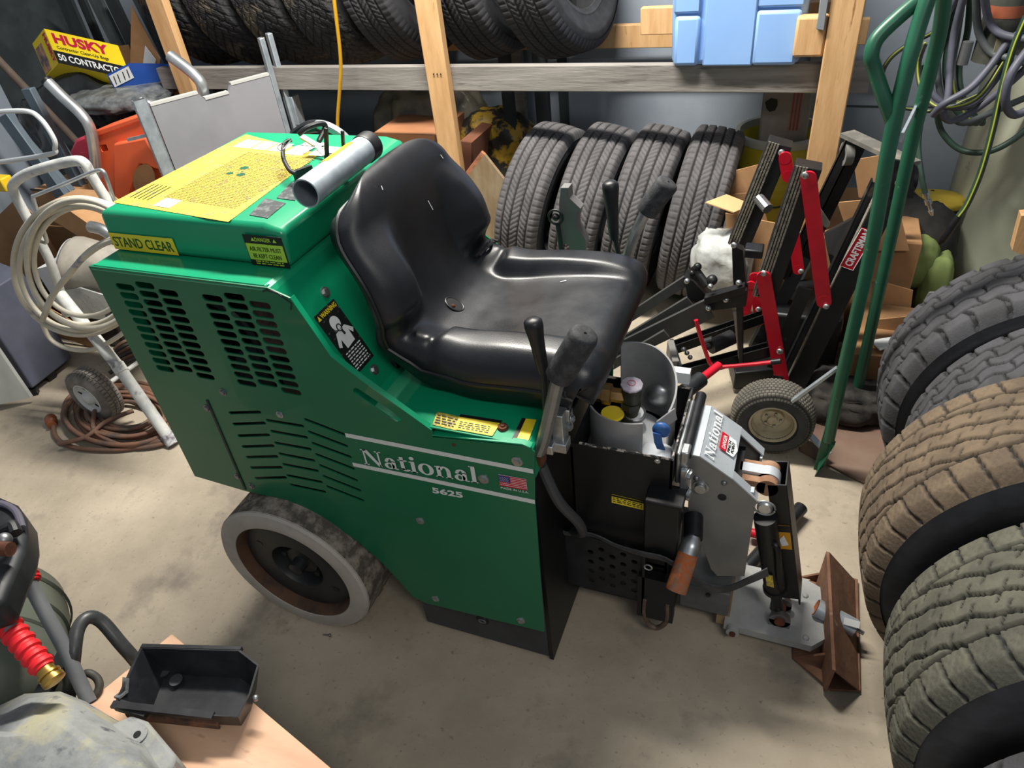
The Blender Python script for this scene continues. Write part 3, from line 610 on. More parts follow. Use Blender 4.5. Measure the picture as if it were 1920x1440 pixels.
def seat():
    nu, nv, nb = 150, 78, 26; jt = 9.3 / 18        # junction parameter
    def wid(t):
        if t < .26: return .232 * (1 - (1 - t / .26) ** 2.4 * .34)
        if t > .60: return .232 * max(1 - (min((t - .60) / .385, 1)) ** 2.3, 0) ** .5 + .004
        return .232 - .010 * math.exp(-((t - jt) / .07) ** 2)
    def thick(t):
        e = min(max(t - .10, 0) / .13, 1) if t < .5 else min((1 - t) / .16, 1)
        return max(.004, (.100 if t < jt - .05 else .100 - .04 * sst(t, jt - .05, jt + .1)) * math.sqrt(max(0, 1 - (1 - e) ** 2)))
    def prof(t):
        p = catm(SP, t); d = catm(SP, min(1, t + .004)) - catm(SP, max(0, t - .004)); d /= np.hypot(*d); n = np.array([d[1], -d[0]])
        return p, n
    def pt(i, j, off=0, sc=1):
        t = i / (nu - 1); s = -1 + 2 * j / (nv - 1)
        p, n = prof(t); w = wid(t); a = abs(s); h = 0
        inb = math.exp(-((t - jt) / .05) ** 2)
        pan = sst(t, .16, .46) * (1 - sst(t, jt - .05, jt - .01)); back = sst(t, jt + .045, jt + .10) * (1 - sst(t, .64, .80))
        h += .034 * pan * sst(a, .50, .64) * (1 - .3 * sst(a, .66, 1))
        h += .052 * back * sst(a, .38, .70) * (1 - .25 * sst(a, .72, 1))
        h += .032 * inb * sst(a, .5, .9)
        h += -.006 * pan * (1 - a * a)
        e = max(0, (a - .80) / .20); D = thick(t)
        h -= min(.60 * D, .060) * (1 - math.sqrt(max(0, 1 - e * e)))
        return np.array([p[0] + n[0] * (h - off), MY + s * w * sc, p[1] + n[1] * (h - off)]), n
    mb = MB(); nn_ = nv + nb
    seam = []
    for i in range(nu):
        t = i / (nu - 1); D = thick(t); fr = [pt(i, j)[0] for j in range(nv)]; p, n = prof(t); w = wid(t)
        row = [tuple(q) for q in fr]; nv3 = np.array([n[0], 0, n[1]]); L = []
        edge = fr[-1]; e0 = fr[0]
        back = []
        for k in range(nb):
            f = (k + 1) / (nb + 1); s = 1 - 2 * f; a = abs(s)
            base = edge * (1 - f) + e0 * f
            dd = D * .62 * min(1, (1 - a) / .10) ** .5
            back.append(tuple(base - nv3 * (dd + (.0 if a > .9 else .004))))
        seam.append((fr[0] - nv3 * .004, fr[-1] - nv3 * .004))
        mb.v += row + back
    for i in range(nu - 1):
        mb.f += [(i * nn_ + k, i * nn_ + (k + 1) % nn_, (i + 1) * nn_ + (k + 1) % nn_, (i + 1) * nn_ + k) for k in range(nn_)]
    mb.f += [tuple(range(nn_ - 1, -1, -1)), tuple((nu - 1) * nn_ + k for k in range(nn_))]
    so = mb.obj('seat', M_seat, S, smooth=70)
    ring_ = [tuple(a_ + np.array([0, -.0, 0])) for a_, b_ in seam[::3]] + [tuple(b_) for a_, b_ in seam[::-3]]
    MB().tube(ring_, .0042, n=6, closed=True, smooth=1).obj('seat_seam', M_blackp, so)
    return so, pt
seat_o, seat_pt = seat()
# torn crease with tape, drain opening
def spt(px, py):                             # nearest seat surface point to a viewing ray
    d = _ray(px, py); d = d / np.linalg.norm(d); best = None
    for i in range(0, 150, 1):
        for j in range(0, 78, 1):
            q, n = seat_pt(i, j); r_ = q - np.array([0, 0, CAMZ]); k = r_ @ d; e = np.linalg.norm(r_ - d * k) + k * .01
            if best is None or e < best[0]: best = (e, q, n)
    return V(best[1]), V((best[2][0], 0, best[2][1]))
p, n = spt(850, 570)
ring = [p + n * .002 + (frame(n)[1] * math.cos(t) * .016 + frame(n)[2] * math.sin(t) * .021) for t in [k * PI / 7 for k in range(14)]]
MB().tube(ring, .0022, n=8, closed=True, smooth=3).obj('drain_rim', M_black, seat_o)
MB().prism([q - n * .001 for q in ring], n * .002).obj('drain_hole', M_blackp, seat_o)
MB().ball(p + V((0, -.008, 0)) + n * .002, .005).obj('drain_grommet', M_rust, seat_o)
tr = MB(); pts_ = [(893, 484), (900, 470), (912, 462), (915, 452), (930, 446)]
R1 = [spt(*q) for q in pts_]
for dx, dz in ((0, 0), (.01, .004)):
    tr.tube([q + nn * .003 + V((dx + random.uniform(-.002, .002), 0, dz)) for q, nn in R1], .0035, n=6, smooth=4)
tr.obj('torn_crease', mat('torn_vinyl', '1d1b1f', '3b3638', 120, rough=.7, bump=.5), seat_o)
for a, b in (((802, 375), (811, 393)), ((826, 290), (830, 296)), ((1048, 527), (1060, 525)), ((715, 350), (718, 358))):
    pa, na = spt(*a); pb, nb = spt(*b); MB().bar(pa + na * .0012, pb + nb * .0012, .0018, .0006, na).obj('scuff', M_white, seat_o)
MB().mm((-.60, MY - .12, .744), (-.36, MY + .12, .80)).obj('seat_base', M_blackp, S)
# ------------------------------------------------------------------ control levers
def lever(px, Y, m_rod, rr, gr, gl_m, kind):
    P_ = [ony(x, y, Y + dy) for x, y, dy in px]
    r_ = MB().tube(P_[:-1], rr, smooth=4).obj('lever', m_rod, S)
    a, b = P_[-2], P_[-1]; d = (b - a)
    if kind == 'ball':
        MB().lathe([(gr * .62, -.01), (gr * .7, 0), (gr * .9, d.length * .6), (gr * 1.12, d.length * .86), (gr * 1.08, d.length * .95), (gr * .7, d.length), (.0001, d.length * 1.01)], a, d, 20).obj('grip', M_black, r_, smooth=60)
    else:
        MB().lathe([(gr * .6, -.004), (gr * .96, .0), (gr, .012), (gr, d.length * .9), (gr * .93, d.length * .97), (gr * .7, d.length), (.003, d.length), (.0025, d.length - .002), (.0001, d.length - .002)], a, d, 24).obj('grip', gl_m, r_, smooth=50)
M_grip = mat('foam_grip', '26272a', '3a3b3d', 60, rough=.75, lo=.45, hi=.65, bump=.2)
lever([(1024, 800, 0), (1021, 735, 0), (1017, 688, 0), (998, 598, 0)], .915, M_blacks, .0055, .0145, M_grip, 'ball')
lever([(1010, 848, 0), (1022, 815, 0), (1048, 705, 0), (1098, 625, 0)], .885, M_steel, .0125, .0245, M_grip, 'fat')
lever([(1160, 480, 0), (1156, 460, 0), (1151, 440, 0), (1144, 340, 0)], 1.455, M_blacks, .006, .0165, M_black, 'ball')
lever([(1174, 490, 0), (1190, 440, 0), (1212, 396, 0), (1254, 341, 0)], 1.44, M_zinc, .0125, .0245, M_grip, 'fat')
# valve bank at the lever foot
vb = MB()
p = ony(1050, 800, .93); vb.box(p, (.022, .03, .075)); p = ony(1042, 830, .92); vb.box(p, (.05, .03, .022)); p = ony(1062, 775, .95); vb.box(p, (.018, .02, .03)); p = ony(1025, 838, .90); vb.box(p, (.03, .02, .02))
vb.obj('valve_block', M_zinc, S, bev=.002)
MB().bar(ony(1038, 790, .94), ony(1045, 760, .96), .01, .05, (0, 1, 0)).obj('valve_bracket', M_blacks, S)
bolt(ony(1072, 785, .945), (1, 0, .2), .006, M_zinc, S); bolt(ony(1068, 800, .94), (1, -.5, .2), .006, M_zinc, S)
MB().tube([ony(1012, 848, .885), ony(1014, 858, .89), ony(1008, 870, .90)], .011).obj('lever_pivot', M_rust, S)
# bracket with ball seen behind the seat
br = [ony(x, y, 1.52) for x, y in ((1051, 352), (1066, 352), (1068, 372), (1089, 392), (1081, 402), (1083, 425), (1098, 450), (1098, 470), (1068, 470), (1066, 458), (1048, 458), (1048, 380))]
MB().prism(br, (0, .03, 0)).obj('side_bracket', mat('grey_powder_coat', '5b5a5a', '656464', 8, rough=.6), S, bev=.001)
q = ony(1042, 407, 1.51); MB().ball(q, .0095).obj('ball_knob', M_black, S)
MB().tube([q + V((math.cos(t) * .018, 0, math.sin(t) * .018)) for t in [k * .7 for k in range(9)]], .003, closed=True, n=8, smooth=2).tube([q + V((.004, 0, -.018)), q + V((.01, .0, -.10))], .006, smooth=0).obj('knob_loop', M_blacks, S)
# ------------------------------------------------------------------ exhaust pipe lying on the cover
mf = MB().lathe([(.0245, .0), (.0272, 0), (.0272, .225), (.0245, .225), (.0245, .0)], (-.818, .992, 1.137), (-.035, 1, 0), 36).obj('exhaust_pipe', M_galv, S)
MB().lathe([(.0285, .218), (.0295, .222), (.0295, .248), (.026, .252), (.0001, .252)], (-.818, .992, 1.137), (-.035, 1, 0), 28).obj('rubber_cap', M_black, mf)
MB().cyl((-.8243, 1.17, 1.137), (-.8246, 1.18, 1.137), .0243, n=24).obj('pipe_inside', M_blackp, mf)
gp = [(-.8245 - .0279 * math.sin(t), None, 1.137 + .0279 * math.cos(t)) for t in (-.15, .2, .55, .85)]
vv = [(x + (y_ - .985) * -.035 + .0055, y_, z_) for x, _, z_ in gp for y_ in (1.08, 1.18)]
MB().add(vv, [(0, 1, 3, 2), (2, 3, 5, 4), (4, 5, 7, 6)]).obj('sticker', M_yel, mf, smooth=80)
a = ony(609, 283, 1.19); 
fk = MB().bar(ony(613, 292, 1.16), ony(611, 240, 1.16), .009, .006, (0, 1, 0)).bar(ony(645, 292, 1.18), ony(642, 245, 1.18), .007, .006, (0, 1, 0)).bar(ony(608, 292, 1.16), ony(648, 298, 1.18), .014, .012, (0, 0, 1))
fk.obj('pipe_cradle', M_black, S, bev=.002)
MB().tube([onz(554, 326, 1.125), onz(542, 318, 1.13), onz(531, 295, 1.14), onz(533, 270, 1.15), onz(546, 262, 1.155)], .0045).obj('strap_loop', M_blacks, S)
MB().tube([onz(546, 262, 1.155), onz(537, 273, 1.16), onz(528, 283, 1.155), onz(520, 276, 1.15), onz(530, 268, 1.155), onz(545, 259, 1.16)], .0012, n=6).obj('wire_ring', M_zinc, S)
MB().bar(onz(566, 256, 1.14), onz(592, 272, 1.125), .014, .004).bar(onz(592, 272, 1.125), onz(608, 292, 1.11), .007, .004).obj('clip', M_zinc, S)
MB().bar(onz(552, 330, 1.11), onz(585, 318, 1.11), .010, .02).obj('clamp', M_blacks, S)
MB().tube([onz(598, 265, 1.12), onz(610, 238, 1.14), onz(600, 232, 1.15), onz(575, 240, 1.15), onz(560, 252, 1.14)], .006).obj('rear_hose', M_black, S)
MB().tube([ony(560, 250, 1.5), ony(585, 236, 1.5), ony(610, 236, 1.5), ony(640, 252, 1.5), ony(660, 275, 1.5), ony(675, 300, 1.5)], .012).obj('rear_handle', M_alu, S)
MB().tube([ony(553, 255, 1.5), ony(575, 240, 1.5), ony(596, 236, 1.5)], .016).obj('rear_grip', M_black, S)
# ------------------------------------------------------------------ scraper: front end
TB0, TB1 = 1.045, 1.285
MB().mm((-.365, TB0, .20), (-.36, TB1, .58)).mm((-.365, TB0, .20), (-.150, TB0 + .005, .592)).mm((-.365, TB1 - .005, .20), (-.150, TB1, .592)).mm((-.155, TB0, .20), (-.149, TB1, .592)).mm((-.36, TB0, .25), (-.15, TB1, .26)).obj('tank_box', M_blackp, S)
MB().tube([(-.345, TB0 + .002, .593), (-.152, TB0 + .002, .593), (-.151, TB1 - .002, .593), (-.345, TB1 - .002, .593)], .0035, smooth=0, n=6).obj('box_rim', mat('chipped_edge', '2b2b2b', 'b0a79f', 70, rough=.6, lo=.5, hi=.58), S)
lines_a = ony(1147, 926, TB0); lines_b = ony(1207, 940, TB0)
sg = decal('sign', (lines_a.x, TB0, lines_a.z - .026), (lines_b - lines_a), (0, 0, 1), (lines_b - lines_a).length, .026, M_yel, S)
lines('fine_print', (lines_a.x + .003, TB0, lines_a.z - .023), (lines_b - lines_a), (0, 0, 1), (lines_b - lines_a).length - .006, .016, 3, M_blackpr, sg, seed=8)
decal('sign_border', (lines_a.x, TB0, lines_a.z - .005), (lines_b - lines_a), (0, 0, 1), (lines_b - lines_a).length, .005, M_blackpr, sg, lift=.0016)
bolt(ony(1233, 864, TB0), (0, -1, 0), .004, M_zinc, S)
# LPG bottle with its collar and valve
tk = MB().lathe([(.0001, .0), (.06, .005), (.098, .03), (.105, .06), (.105, .20), (.098, .245), (.07, .285), (.03, .30), (.0001, .302)], (-.262, 1.165, .262), (0, 0, 1), 40).obj('gas_bottle', mat('bottle_white', 'b9bcc0', 'cfd1d3', 5, rough=.4), S)
def arc_wall(a0, a1, r, z0, z1, t, n=26, zf=None):
    mb = MB(); vs = []; fs = []
    for k in range(n + 1):
        f = k / n; A = math.radians(a0 + (a1 - a0) * f); zz = z1 if zf is None else zf(f)
        for rr, z in ((r, z0), (r, zz), (r + t, zz), (r + t, z0)): vs.append((-.262 + rr * math.cos(A), 1.165 + rr * math.sin(A), z))
    for k in range(n): fs += [(k * 4 + j, k * 4 + (j + 1) % 4, k * 4 + 4 + (j + 1) % 4, k * 4 + 4 + j) for j in range(4)]
    fs += [(0, 1, 2, 3), tuple(n * 4 + j for j in (3, 2, 1, 0))]
    return mb.add(vs, fs)
M_col = mat('collar_steel', '8a8a8c', '9c9c9e', 9, rough=.45, metal=.3)
arc_wall(215, 297, .090, .535, .645, .004).obj('collar', M_col, tk, smooth=50)
arc_wall(-22, 118, .090, .535, .66, .004, zf=lambda f: .645 + .075 * math.sin(min(f * 1.9, 1.57)) ).obj('collar', M_col, tk, smooth=50)
MB().bar((-.262 + .088 * math.cos(math.radians(-40)), 1.165 + .092 * math.sin(math.radians(-40)), .62), (-.262 + .1 * math.cos(math.radians(-12)), 1.165 + .1 * math.sin(math.radians(-12)), .632), .004, .036, (0, 0, 1)).obj('collar_tab', M_col, tk, bev=.004)
p = ony(1223, 705, 1.26); MB().cyl(p, p + V((-.003, -.004, 0)), .006, n=14).obj('collar_hole', M_floor, tk)
vx = V((-.262, 1.165, .562))
v_ = MB().cyl(vx, vx + V((0, 0, .03)), .024, .02, n=20).cyl(vx + V((0, 0, .02)), vx + V((.002, 0, .085)), .015, n=12).cyl(vx + V((0, 0, .05)), vx + V((0, 0, .066)), .021, n=6).cyl(vx + V((0, 0, .07)), vx + V((0, 0, .108)), .019, .022, n=14).obj('valve', mat('dark_brass', '3a3a33', '4a4a42', 30, rough=.5, metal=.4), tk)
MB().lathe([(.022, 0), (.0235, .002), (.0235, .006), (.02, .008), (.0001, .009)], vx + V((0, 0, .108)), (.05, -.1, 1), 10).obj('valve_knob', mat('valve_knob_white', 'cfc7d2', 'b5a9b8', 40, rough=.5), v_)
MB().lathe([(.0075, 0), (.0085, .0), (.0085, .0006), (.0075, .0006)], vx + V((0, -.001, .1175)), (.05, -.1, 1), 18).obj('knob_mark', M_red, v_)
MB().lathe([(.02, -.085), (.02, -.05), (.024, -.05), (.024, -.032), (.016, -.03), (.016, -.005), (.012, 0)], vx + V((-.012, .0, .078)), (1, .02, 0), 6).obj('hose_fitting', mat('brass', '8a6a3f', 'a07f50', 20, rough=.4, metal=.8), v_)
MB().cyl(vx + V((-.028, 0, .078)), vx + V((-.015, 0, .078)), .0135, n=14).obj('teal_ring', mat('teal_tape', '7fa3a3'), v_)
gx = onz(1190, 779, .585); MB().lathe([(.0001, 0), (.022, 0), (.024, .003), (.024, .012), (.020, .014), (.019, .012), (.0001, .012)], gx, (.1, -.25, 1), 28).obj('gauge', M_steel, tk)
gn = V((.1, -.25, 1)).normalized(); MB().cyl(gx + gn * .0122, gx + gn * .0128, .0188, n=24).obj('gauge_face', M_white, tk)
MB().bar(gx + gn * .0135, gx + gn * .0135 + V((-.009, .006, 0)), .003, .0006, gn).obj('gauge_needle', M_blackpr, tk)
yx = onz(1148, 777, .60); MB().cyl(yx, yx + V((0, 0, .005)), .026, .024, n=24).obj('yellow_cap', M_yel, tk)
MB().ball((-.215, 1.235, .60), .03, sc=(1, .6, 1)).obj('safety_valve', M_zinc, tk)
# white jug with a blue cap between bottle and box wall
MB().mm((-.226, 1.052, .30), (-.158, 1.125, .572)).obj('white_jug', mat('white_jug_plastic', 'c9ced6', 'dbdfe4', 4, rough=.35), S, bev=.02)
bc = ony(1240, 806, 1.06); MB().ball(bc, .018, sc=(1, .6, 1)).obj('blue_cap', mat('blue_plastic', '2a5591', '1f4479', 20, rough=.45), S)
MB().ribbon([bc + V((-.006, -.012, 0)), bc + V((-.002, -.016, -.02)), bc + V((.004, -.014, -.038))], (.016, 0, 0), .004).obj('blue_strap', MATS['blue_plastic'], S)
bolt(ony(1260, 730, 1.28) + V((0, -.0, 0)), (0, -1, .1), .006, M_zinc, S); bolt((-.156, 1.2, .53), (-1, 0, 0), .008, M_zinc, S)
MB().mm((-.21, 1.288, .60), (-.16, 1.31, .63)).obj('white_bracket', M_white, S)
# frame, ledge box, perforated guard
MB().mm((-.365, TB0 + .03, .06), (-.13, TB1 - .03, .24)).obj('lower_frame', M_blackp, S)
MB().mm((-.197, 1.005, .335), (-.125, TB0 + .02, .505)).mm((-.197, 1.00, .503), (-.118, TB0 + .01, .511)).obj('side_box', M_blackp, S, bev=.003)
gu = [(-.39, .13), (-.20, .13), (-.20, .305), (-.39, .33)]; gh = []
for r_ in range(4):
    for c_ in range(5):
        cx_ = -.325 + c_ * .026; cz_ = .165 + r_ * .035 + (c_ % 2) * .0175
        if cz_ < .29: gh.append([(cx_ + .0075 * math.cos(t), cz_ + .0075 * math.sin(t)) for t in [k * PI / 6 for k in range(12)]])
flat('perforated_guard', gu, gh, (0, 1.03, 0), (1, 0, 0), (0, 0, 1), .003, M_blacks, S)
MB().bar((-.197, 1.025, .10), (-.197, 1.025, .325), .02, .006, (1, 0, 0)).mm((-.21, 1.015, .09), (-.125, 1.04, .24)).obj('guard_post', M_blackp, S)
q = ony(1216, 1061, 1.02); MB().tube([q + V((math.cos(t) * .0085, -.004, math.sin(t) * .0085)) for t in [k * .785 for k in range(8)]], .002, closed=True, n=6, smooth=2).obj('ring_bolt', M_zinc, S)
sk = [ony(x, y, 1.02) for x, y in ((1210, 1120), (1208, 1145), (1214, 1166), (1231, 1177), (1247, 1168), (1252, 1152), (1252, 1130))]
MB().tube(sk, .0065).obj('tow_shackle', mat('worn_brown_steel', '6f6056', '5a4a40', 20, rough=.6, metal=.3), S)
MB().mm((-.12, 1.075, .085), (-.005, 1.255, .17)).obj('nose_block', mat('grey_casting', '4c4d4e', '5a5b5c', 10, rough=.6), S, bev=.003)
bolt(ony(1328, 1114, 1.075), (0, -1, 0), .006, M_blacks, S, washer=False)
MB().mm((-.03, 1.09, .03), (.0, 1.24, .085)).obj('wooden_shim', M_ply_dark, S)
# rubber strap draped over the near side
sp = [(1046, 985), (1060, 1000), (1110, 1003), (1160, 1025), (1210, 1040), (1250, 1050), (1300, 1085), (1335, 1103), (1365, 1104), (1400, 1090), (1440, 1072)]
spw = [V((0, -.006, .018))] * 2 + [V((0, -.008, .020))] * 2 + [V((0, -.012, .030)), V((0, -.016, .034)), V((0, -.012, .034)), V((0, -.008, .032)), V((.0, -.006, .030)), V((0, -.006, .032)), V((-.006, -.006, .030))]
MB().ribbon([catm([tuple(ony(x, y, 1.01 + .012 * math.sin(i))) for i, (x, y) in enumerate(sp)], k / 40) for k in range(41)], [V(catm([tuple(w) for w in spw], k / 40)) for k in range(41)], .003).obj('rubber_strap', mat('worn_rubber_strap', '35373a', '45474a', 30, rough=.8, bump=.2), S)
# ------------------------------------------------------------------ head
M_headp = mat('brushed_plate', '6f6f6d', '868684', 8, rough=.42, metal=.4, lo=.25, hi=.75, bump=.05, bscale=200)
M_headt = mat('bright_plate', 'a9b0b6', 'c0c6cb', 10, rough=.38, metal=.35, lo=.3, hi=.7)
hp = [(-.123, .578), (-.103, .578), (-.036, .532), (.017, .482), (.018, .236), (-.040, .215), (-.056, .235), (-.118, .42)]
HY0, HY1 = 1.085, 1.245
for y in (HY0, HY1 - .006): MB().prism([(x, y, z) for x, z in hp], (0, .006, 0)).obj('head_plate', M_headp, S, bev=.001)
# folded tops
def strip(pts, y0, y1, t=.003):
    mb = MB()
    for (xa, za), (xb, zb) in zip(pts, pts[1:]):
        d = V((xb - xa, 0, zb - za)).normalized(); n = V((-d.z, 0, d.x)) * t; mb.prism([(xa, y0, za), (xb, y0, zb), (xb + n.x, y0, zb + n.z), (xa + n.x, y0, za + n.z)], (0, y1 - y0, 0))
    return mb
hc = strip([(-.123, .579), (-.103, .579), (-.036, .533)], HY0 - .002, HY1 + .002).obj('head_cover', M_headt, S)
strip([(-.036, .533), (.017, .483)], HY0 - .001, HY0 + .022).obj('head_cover', M_headt, S)
strip([(-.036, .533), (.017, .483)], HY1 - .022, HY1 + .001).obj('head_cover', M_headt, S)
MB().mm((.012, HY1 - .03, .40), (.017, HY1, .483)).mm((-.03, HY0 + .006, .42), (.01, HY0 + .022, .50)).obj('head_web', M_headt, S)
MB().mm((-.05, HY0 + .02, .40), (-.02, HY1 - .02, .50)).obj('head_inner', M_blackp, S)
MB().mm((-.14, HY0 - .02, .51), (-.122, HY0 + .012, .60)).mm((-.148, HY0 - .02, .51), (-.138, HY1, .595)).obj('hinge_plate', M_zinc, S, bev=.004)
MB().cyl((-.13, HY0 - .01, .585), (-.13, HY1 + .03, .585), .012, n=16).obj('hinge_tube', M_black, S)
cu_, cv_ = (V((0, 1, 0))), (V((-.103 + .036, 0, .579 - .533))).normalized(); cn = cu_.cross(cv_)
base = V((-.036, HY0, .533)) + cn * -.0
if cn.z < 0: pass
# lettering runs across the width of the cover, first letters nearest the camera
serif('lettering', V((-.078, HY0 + .008, .5655)), (0, 1, 0), cv_, .145, .024, M_white, hc, lift=.0034)
pn = V((cn.x, cn.y, cn.z)); pl = V((-.073, HY0 + .045, .5615))
dn = decal('pinch_sign', V((-.058, HY0 + .052, .5515)) - cv_ * .0, (0, 1, 0), cv_, .052, .018, M_red, hc, lift=.0034)
wb = V((-.058, HY0 + .052, .5515))
MB().prism([wb + pn * .0034, wb + pn * .0034 + V((0, .052, 0)), wb - cv_ * .018 + V((0, .052, 0)) + pn * .0034, wb - cv_ * .026 + V((0, .026, 0)) + pn * .0034, wb - cv_ * .018 + pn * .0034], pn * .0008).obj('pinch_arrow', M_white, hc)
text('lettering', 'DANGER', wb + cv_ * .004 + V((0, .006, 0)), (0, 1, 0), cv_, .040, .009, M_white, hc, lift=.0046)
text('lettering', 'PINCH', wb - cv_ * .008 + V((0, .004, 0)), (0, 1, 0), cv_, .036, .007, M_blackpr, hc, lift=.0046, bold=.02)
text('lettering', 'POINT', wb - cv_ * .017 + V((0, .008, 0)), (0, 1, 0), cv_, .034, .007, M_blackpr, hc, lift=.0046, bold=.02)
pp = ony(1314, 912, HY0); MB().lathe([(.017, 0), (.017, .003), (.0125, .003), (.0125, .009), (.0115, .0105), (.0001, .0105)], pp, (0, -1, 0), 24).obj('pivot_pin', M_zinc, S)
for x, y in ((1306, 896), (1358, 905)): MB().ball(ony(x, y, HY0), .0062).obj('rivet', M_steel, S)
q = ony(1354, 932, HY0); MB().lathe([(.009, 0), (.009, .0015), (.005, .0015), (.005, .0005), (.0001, .0005)], q, (0, -1, 0), 18).obj('screw', M_blacks, S)
MB().bar(ony(1288, 880, 1.06), ony(1284, 935, 1.06), .025, .012, (0, 1, 0)).obj('side_lug', M_zinc, S, bev=.003)
bolt(ony(1290, 890, 1.05), (1, -.3, 0), .009, M_zinc, S); bolt(ony(1290, 925, 1.05), (1, -.3, 0), .008, M_zinc, S)
# rusty sleeve on its stub
a = ony(1303, 1000, 1.04); b = ony(1267, 1108, .95); d = (b - a).normalized()
MB().cyl(V((-.105, HY0, .40)), a + d * .012, .021, .02, n=24).obj('swivel_stub', M_black, S)
sl = MB().lathe([(.012, .006), (.015, .012), (.021, .02), (.0215, .03), (.0225, (b - a).length), (.0195, (b - a).length), (.0185, .04), (.001, .04)], a, d, 32).obj('rusty_sleeve', mat('orange_rust', 'a8592e', '8f6a54', 70, rough=.8, lo=.42, hi=.6, c3='c77a4a', s3=20, lo3=.55, hi3=.65, metal=.2, bump=.3), S)
MB().lathe([(.0125, .004), (.0155, .011), (.0218, .0195), (.0226, .031), (.0226, .045)], a, d, 32).obj('bright_shoulder', M_zinc, sl)
MB().ball(a + d * .075, .007).obj('inner_pin', M_zinc, sl)
# knuckle and lift cylinder
for y in (MY - .034, MY + .012): MB().lathe([(.0001, 0), (.022, 0), (.022, .018), (.0001, .018)], (.035, y, .478), (0, 1, 0), 24).mm((-.02, y, .462), (.03, y + .018, .492)).obj('knuckle', mat('pale_rust', '94735a', '7d5a42', 25, rough=.8), S)
MB().lathe([(.0001, 0), (.026, 0), (.026, .026), (.0001, .026)], (.034, MY - .014, .476), (0, 1, 0), 28).mm((-.025, MY - .014, .46), (.034, MY + .012, .50)).obj('knuckle_centre', M_headt, S)
gA = V((.048, MY + .004, .492)); gB = V((.128, MY + .004, .115)); ax_ = (gB - gA).normalized(); side = V((0, 1, 0)); fw_ = ax_.cross(side)
ch = MB()
if fw_.x < 0: fw_ = -fw_
ch.bar(gA + fw_ * .022, gB + fw_ * .022, .075, .004, fw_)
for s_ in (-1, 1): ch.bar(gA + side * s_ * .036 + fw_ * .004, gB + side * s_ * .036 + fw_ * .004 - ax_ * .02, .004, .038, fw_)
gc = ch.obj('cylinder_guard', M_blackp, S, bev=.001)
o_ = gA + (gB - gA) * .50 - side * .0385
decal('sign', o_ + fw_ * .0 - fw_ * .014, fw_, -ax_, .034, .075, mat('amber_label', 'c48a17', rough=.5), gc)
decal('sign_border', o_ - fw_ * .014 - ax_ * .055, fw_, -ax_, .034, .02, M_blackpr, gc, lift=.0016)
MB().prism([o_ - side * .002 + fw_ * .0 - ax_ * .01, o_ - side * .002 + fw_ * .014 - ax_ * .015, o_ - side * .002 + fw_ * .006 - ax_ * .045, o_ - side * .002 - fw_ * .004 - ax_ * .03], -side * .0004).obj('sign_mark', M_white, gc)
cA = V((.040, MY - .052, .41)); cB = V((.108, MY - .045, .085))
cy_ = MB().cyl(cA, cA + (cB - cA) * .72, .024, n=28).cyl(cA + (cB - cA) * .72, cB, .013, n=18).cyl(cA + (cB - cA) * .70, cA + (cB - cA) * .73, .027, n=28).obj('lift_cylinder', M_blackp, S)
MB().tube([cA + V((.024, -.014, -.06)), cA + V((.036, -.02, -.07)), cA + V((.05, -.02, -.16)), cA + V((.06, -.016, -.2))], .007).obj('cylinder_pipe', M_blackp, cy_)
decal('label', cA + V((.028, -.0255, -.19)), (1, 0, -.1), (-.2, 0, 1), .016, .04, M_yelw, cy_)
pq = ony(1434, 950, 1.09); MB().lathe([(.0155, 0), (.0155, .006), (.012, .009), (.0001, .009)], pq, (0, -1, .1), 20).obj('cylinder_pin', M_zinc, S)
MB().tube([pq + V((math.cos(t) * .021, -.004, math.sin(t) * .019)) for t in [k * .6 for k in range(11)]], .0022, n=6).obj('pin_ring', M_zinc, S)
# foot plate, clevis, tube and blade
M_foot = mat('grey_plate', 'a2a3a1', '8b8d8c', 9, rough=.6, metal=.1, lo=.35, hi=.65, bump=.15)
fpz = .062
fo = [(.018, 1.07), (.187, 1.068), (.224, 1.106)] + [(.224 - .0 + .0, 1.165), (.221, 1.21), (.205, 1.24), (.165, 1.258), (.13, 1.262), (.018, 1.262)]
fp = flat('foot_plate', fo, [], (0, 0, fpz - .011), (1, 0, 0), (0, 1, 0), .022, M_foot, S, bev=.003)
MB().cyl((.012, 1.058, .05), (.012, 1.27, .05), .015, n=20).obj('hinge_barrel', M_foot, S); MB().cyl((.012, 1.052, .05), (.012, 1.275, .05), .007, n=12).obj('hinge_pin', M_rust, S)
MB().mm((-.01, 1.075, .035), (.02, 1.255, .065)).obj('hinge_leaf', M_foot, S)
for k, (x, y) in enumerate(((1510, 1117), (1511, 1196))): MB().ball(onz(x, y, fpz), .0075, sc=(1, 1, .7)).obj('rivet', M_foot, fp)
for y in (MY - .066, MY - .02): MB().lathe([(.0001, 0), (.024, 0), (.024, .012), (.0001, .012)], (.112, y, .085), (0, 1, 0), 24).mm((.088, y, .06), (.136, y + .012, .085)).obj('clevis', M_steel, S)
MB().cyl((.112, MY - .072, .085), (.112, MY + .0, .085), .012, n=18).obj('clevis_pin', M_rust, S)
a = onz(1530, 1139, .078); b = onz(1602, 1178, .055)
MB().lathe([(.020, 0), (.0225, 0), (.0225, (b - a).length), (.012, (b - a).length + .001), (.0001, (b - a).length + .001)], a, b - a, 28).obj('blade_tube', M_galv, S)
MB().lathe([(.020, -.001), (.014, .004), (.0001, .012)], a, b - a, 24).obj('tube_end', mat('orange_rust', 'a8592e'), S)
q = a + (b - a) * .80; decal('label', q + V((-.01, -.015, .017)), (1, -.05, 0), (0, .6, .8), .034, .016, M_white, S)
MB().tube([b, b + (b - a).normalized() * .022], .005, smooth=0).obj('tube_stub', M_zinc, S)
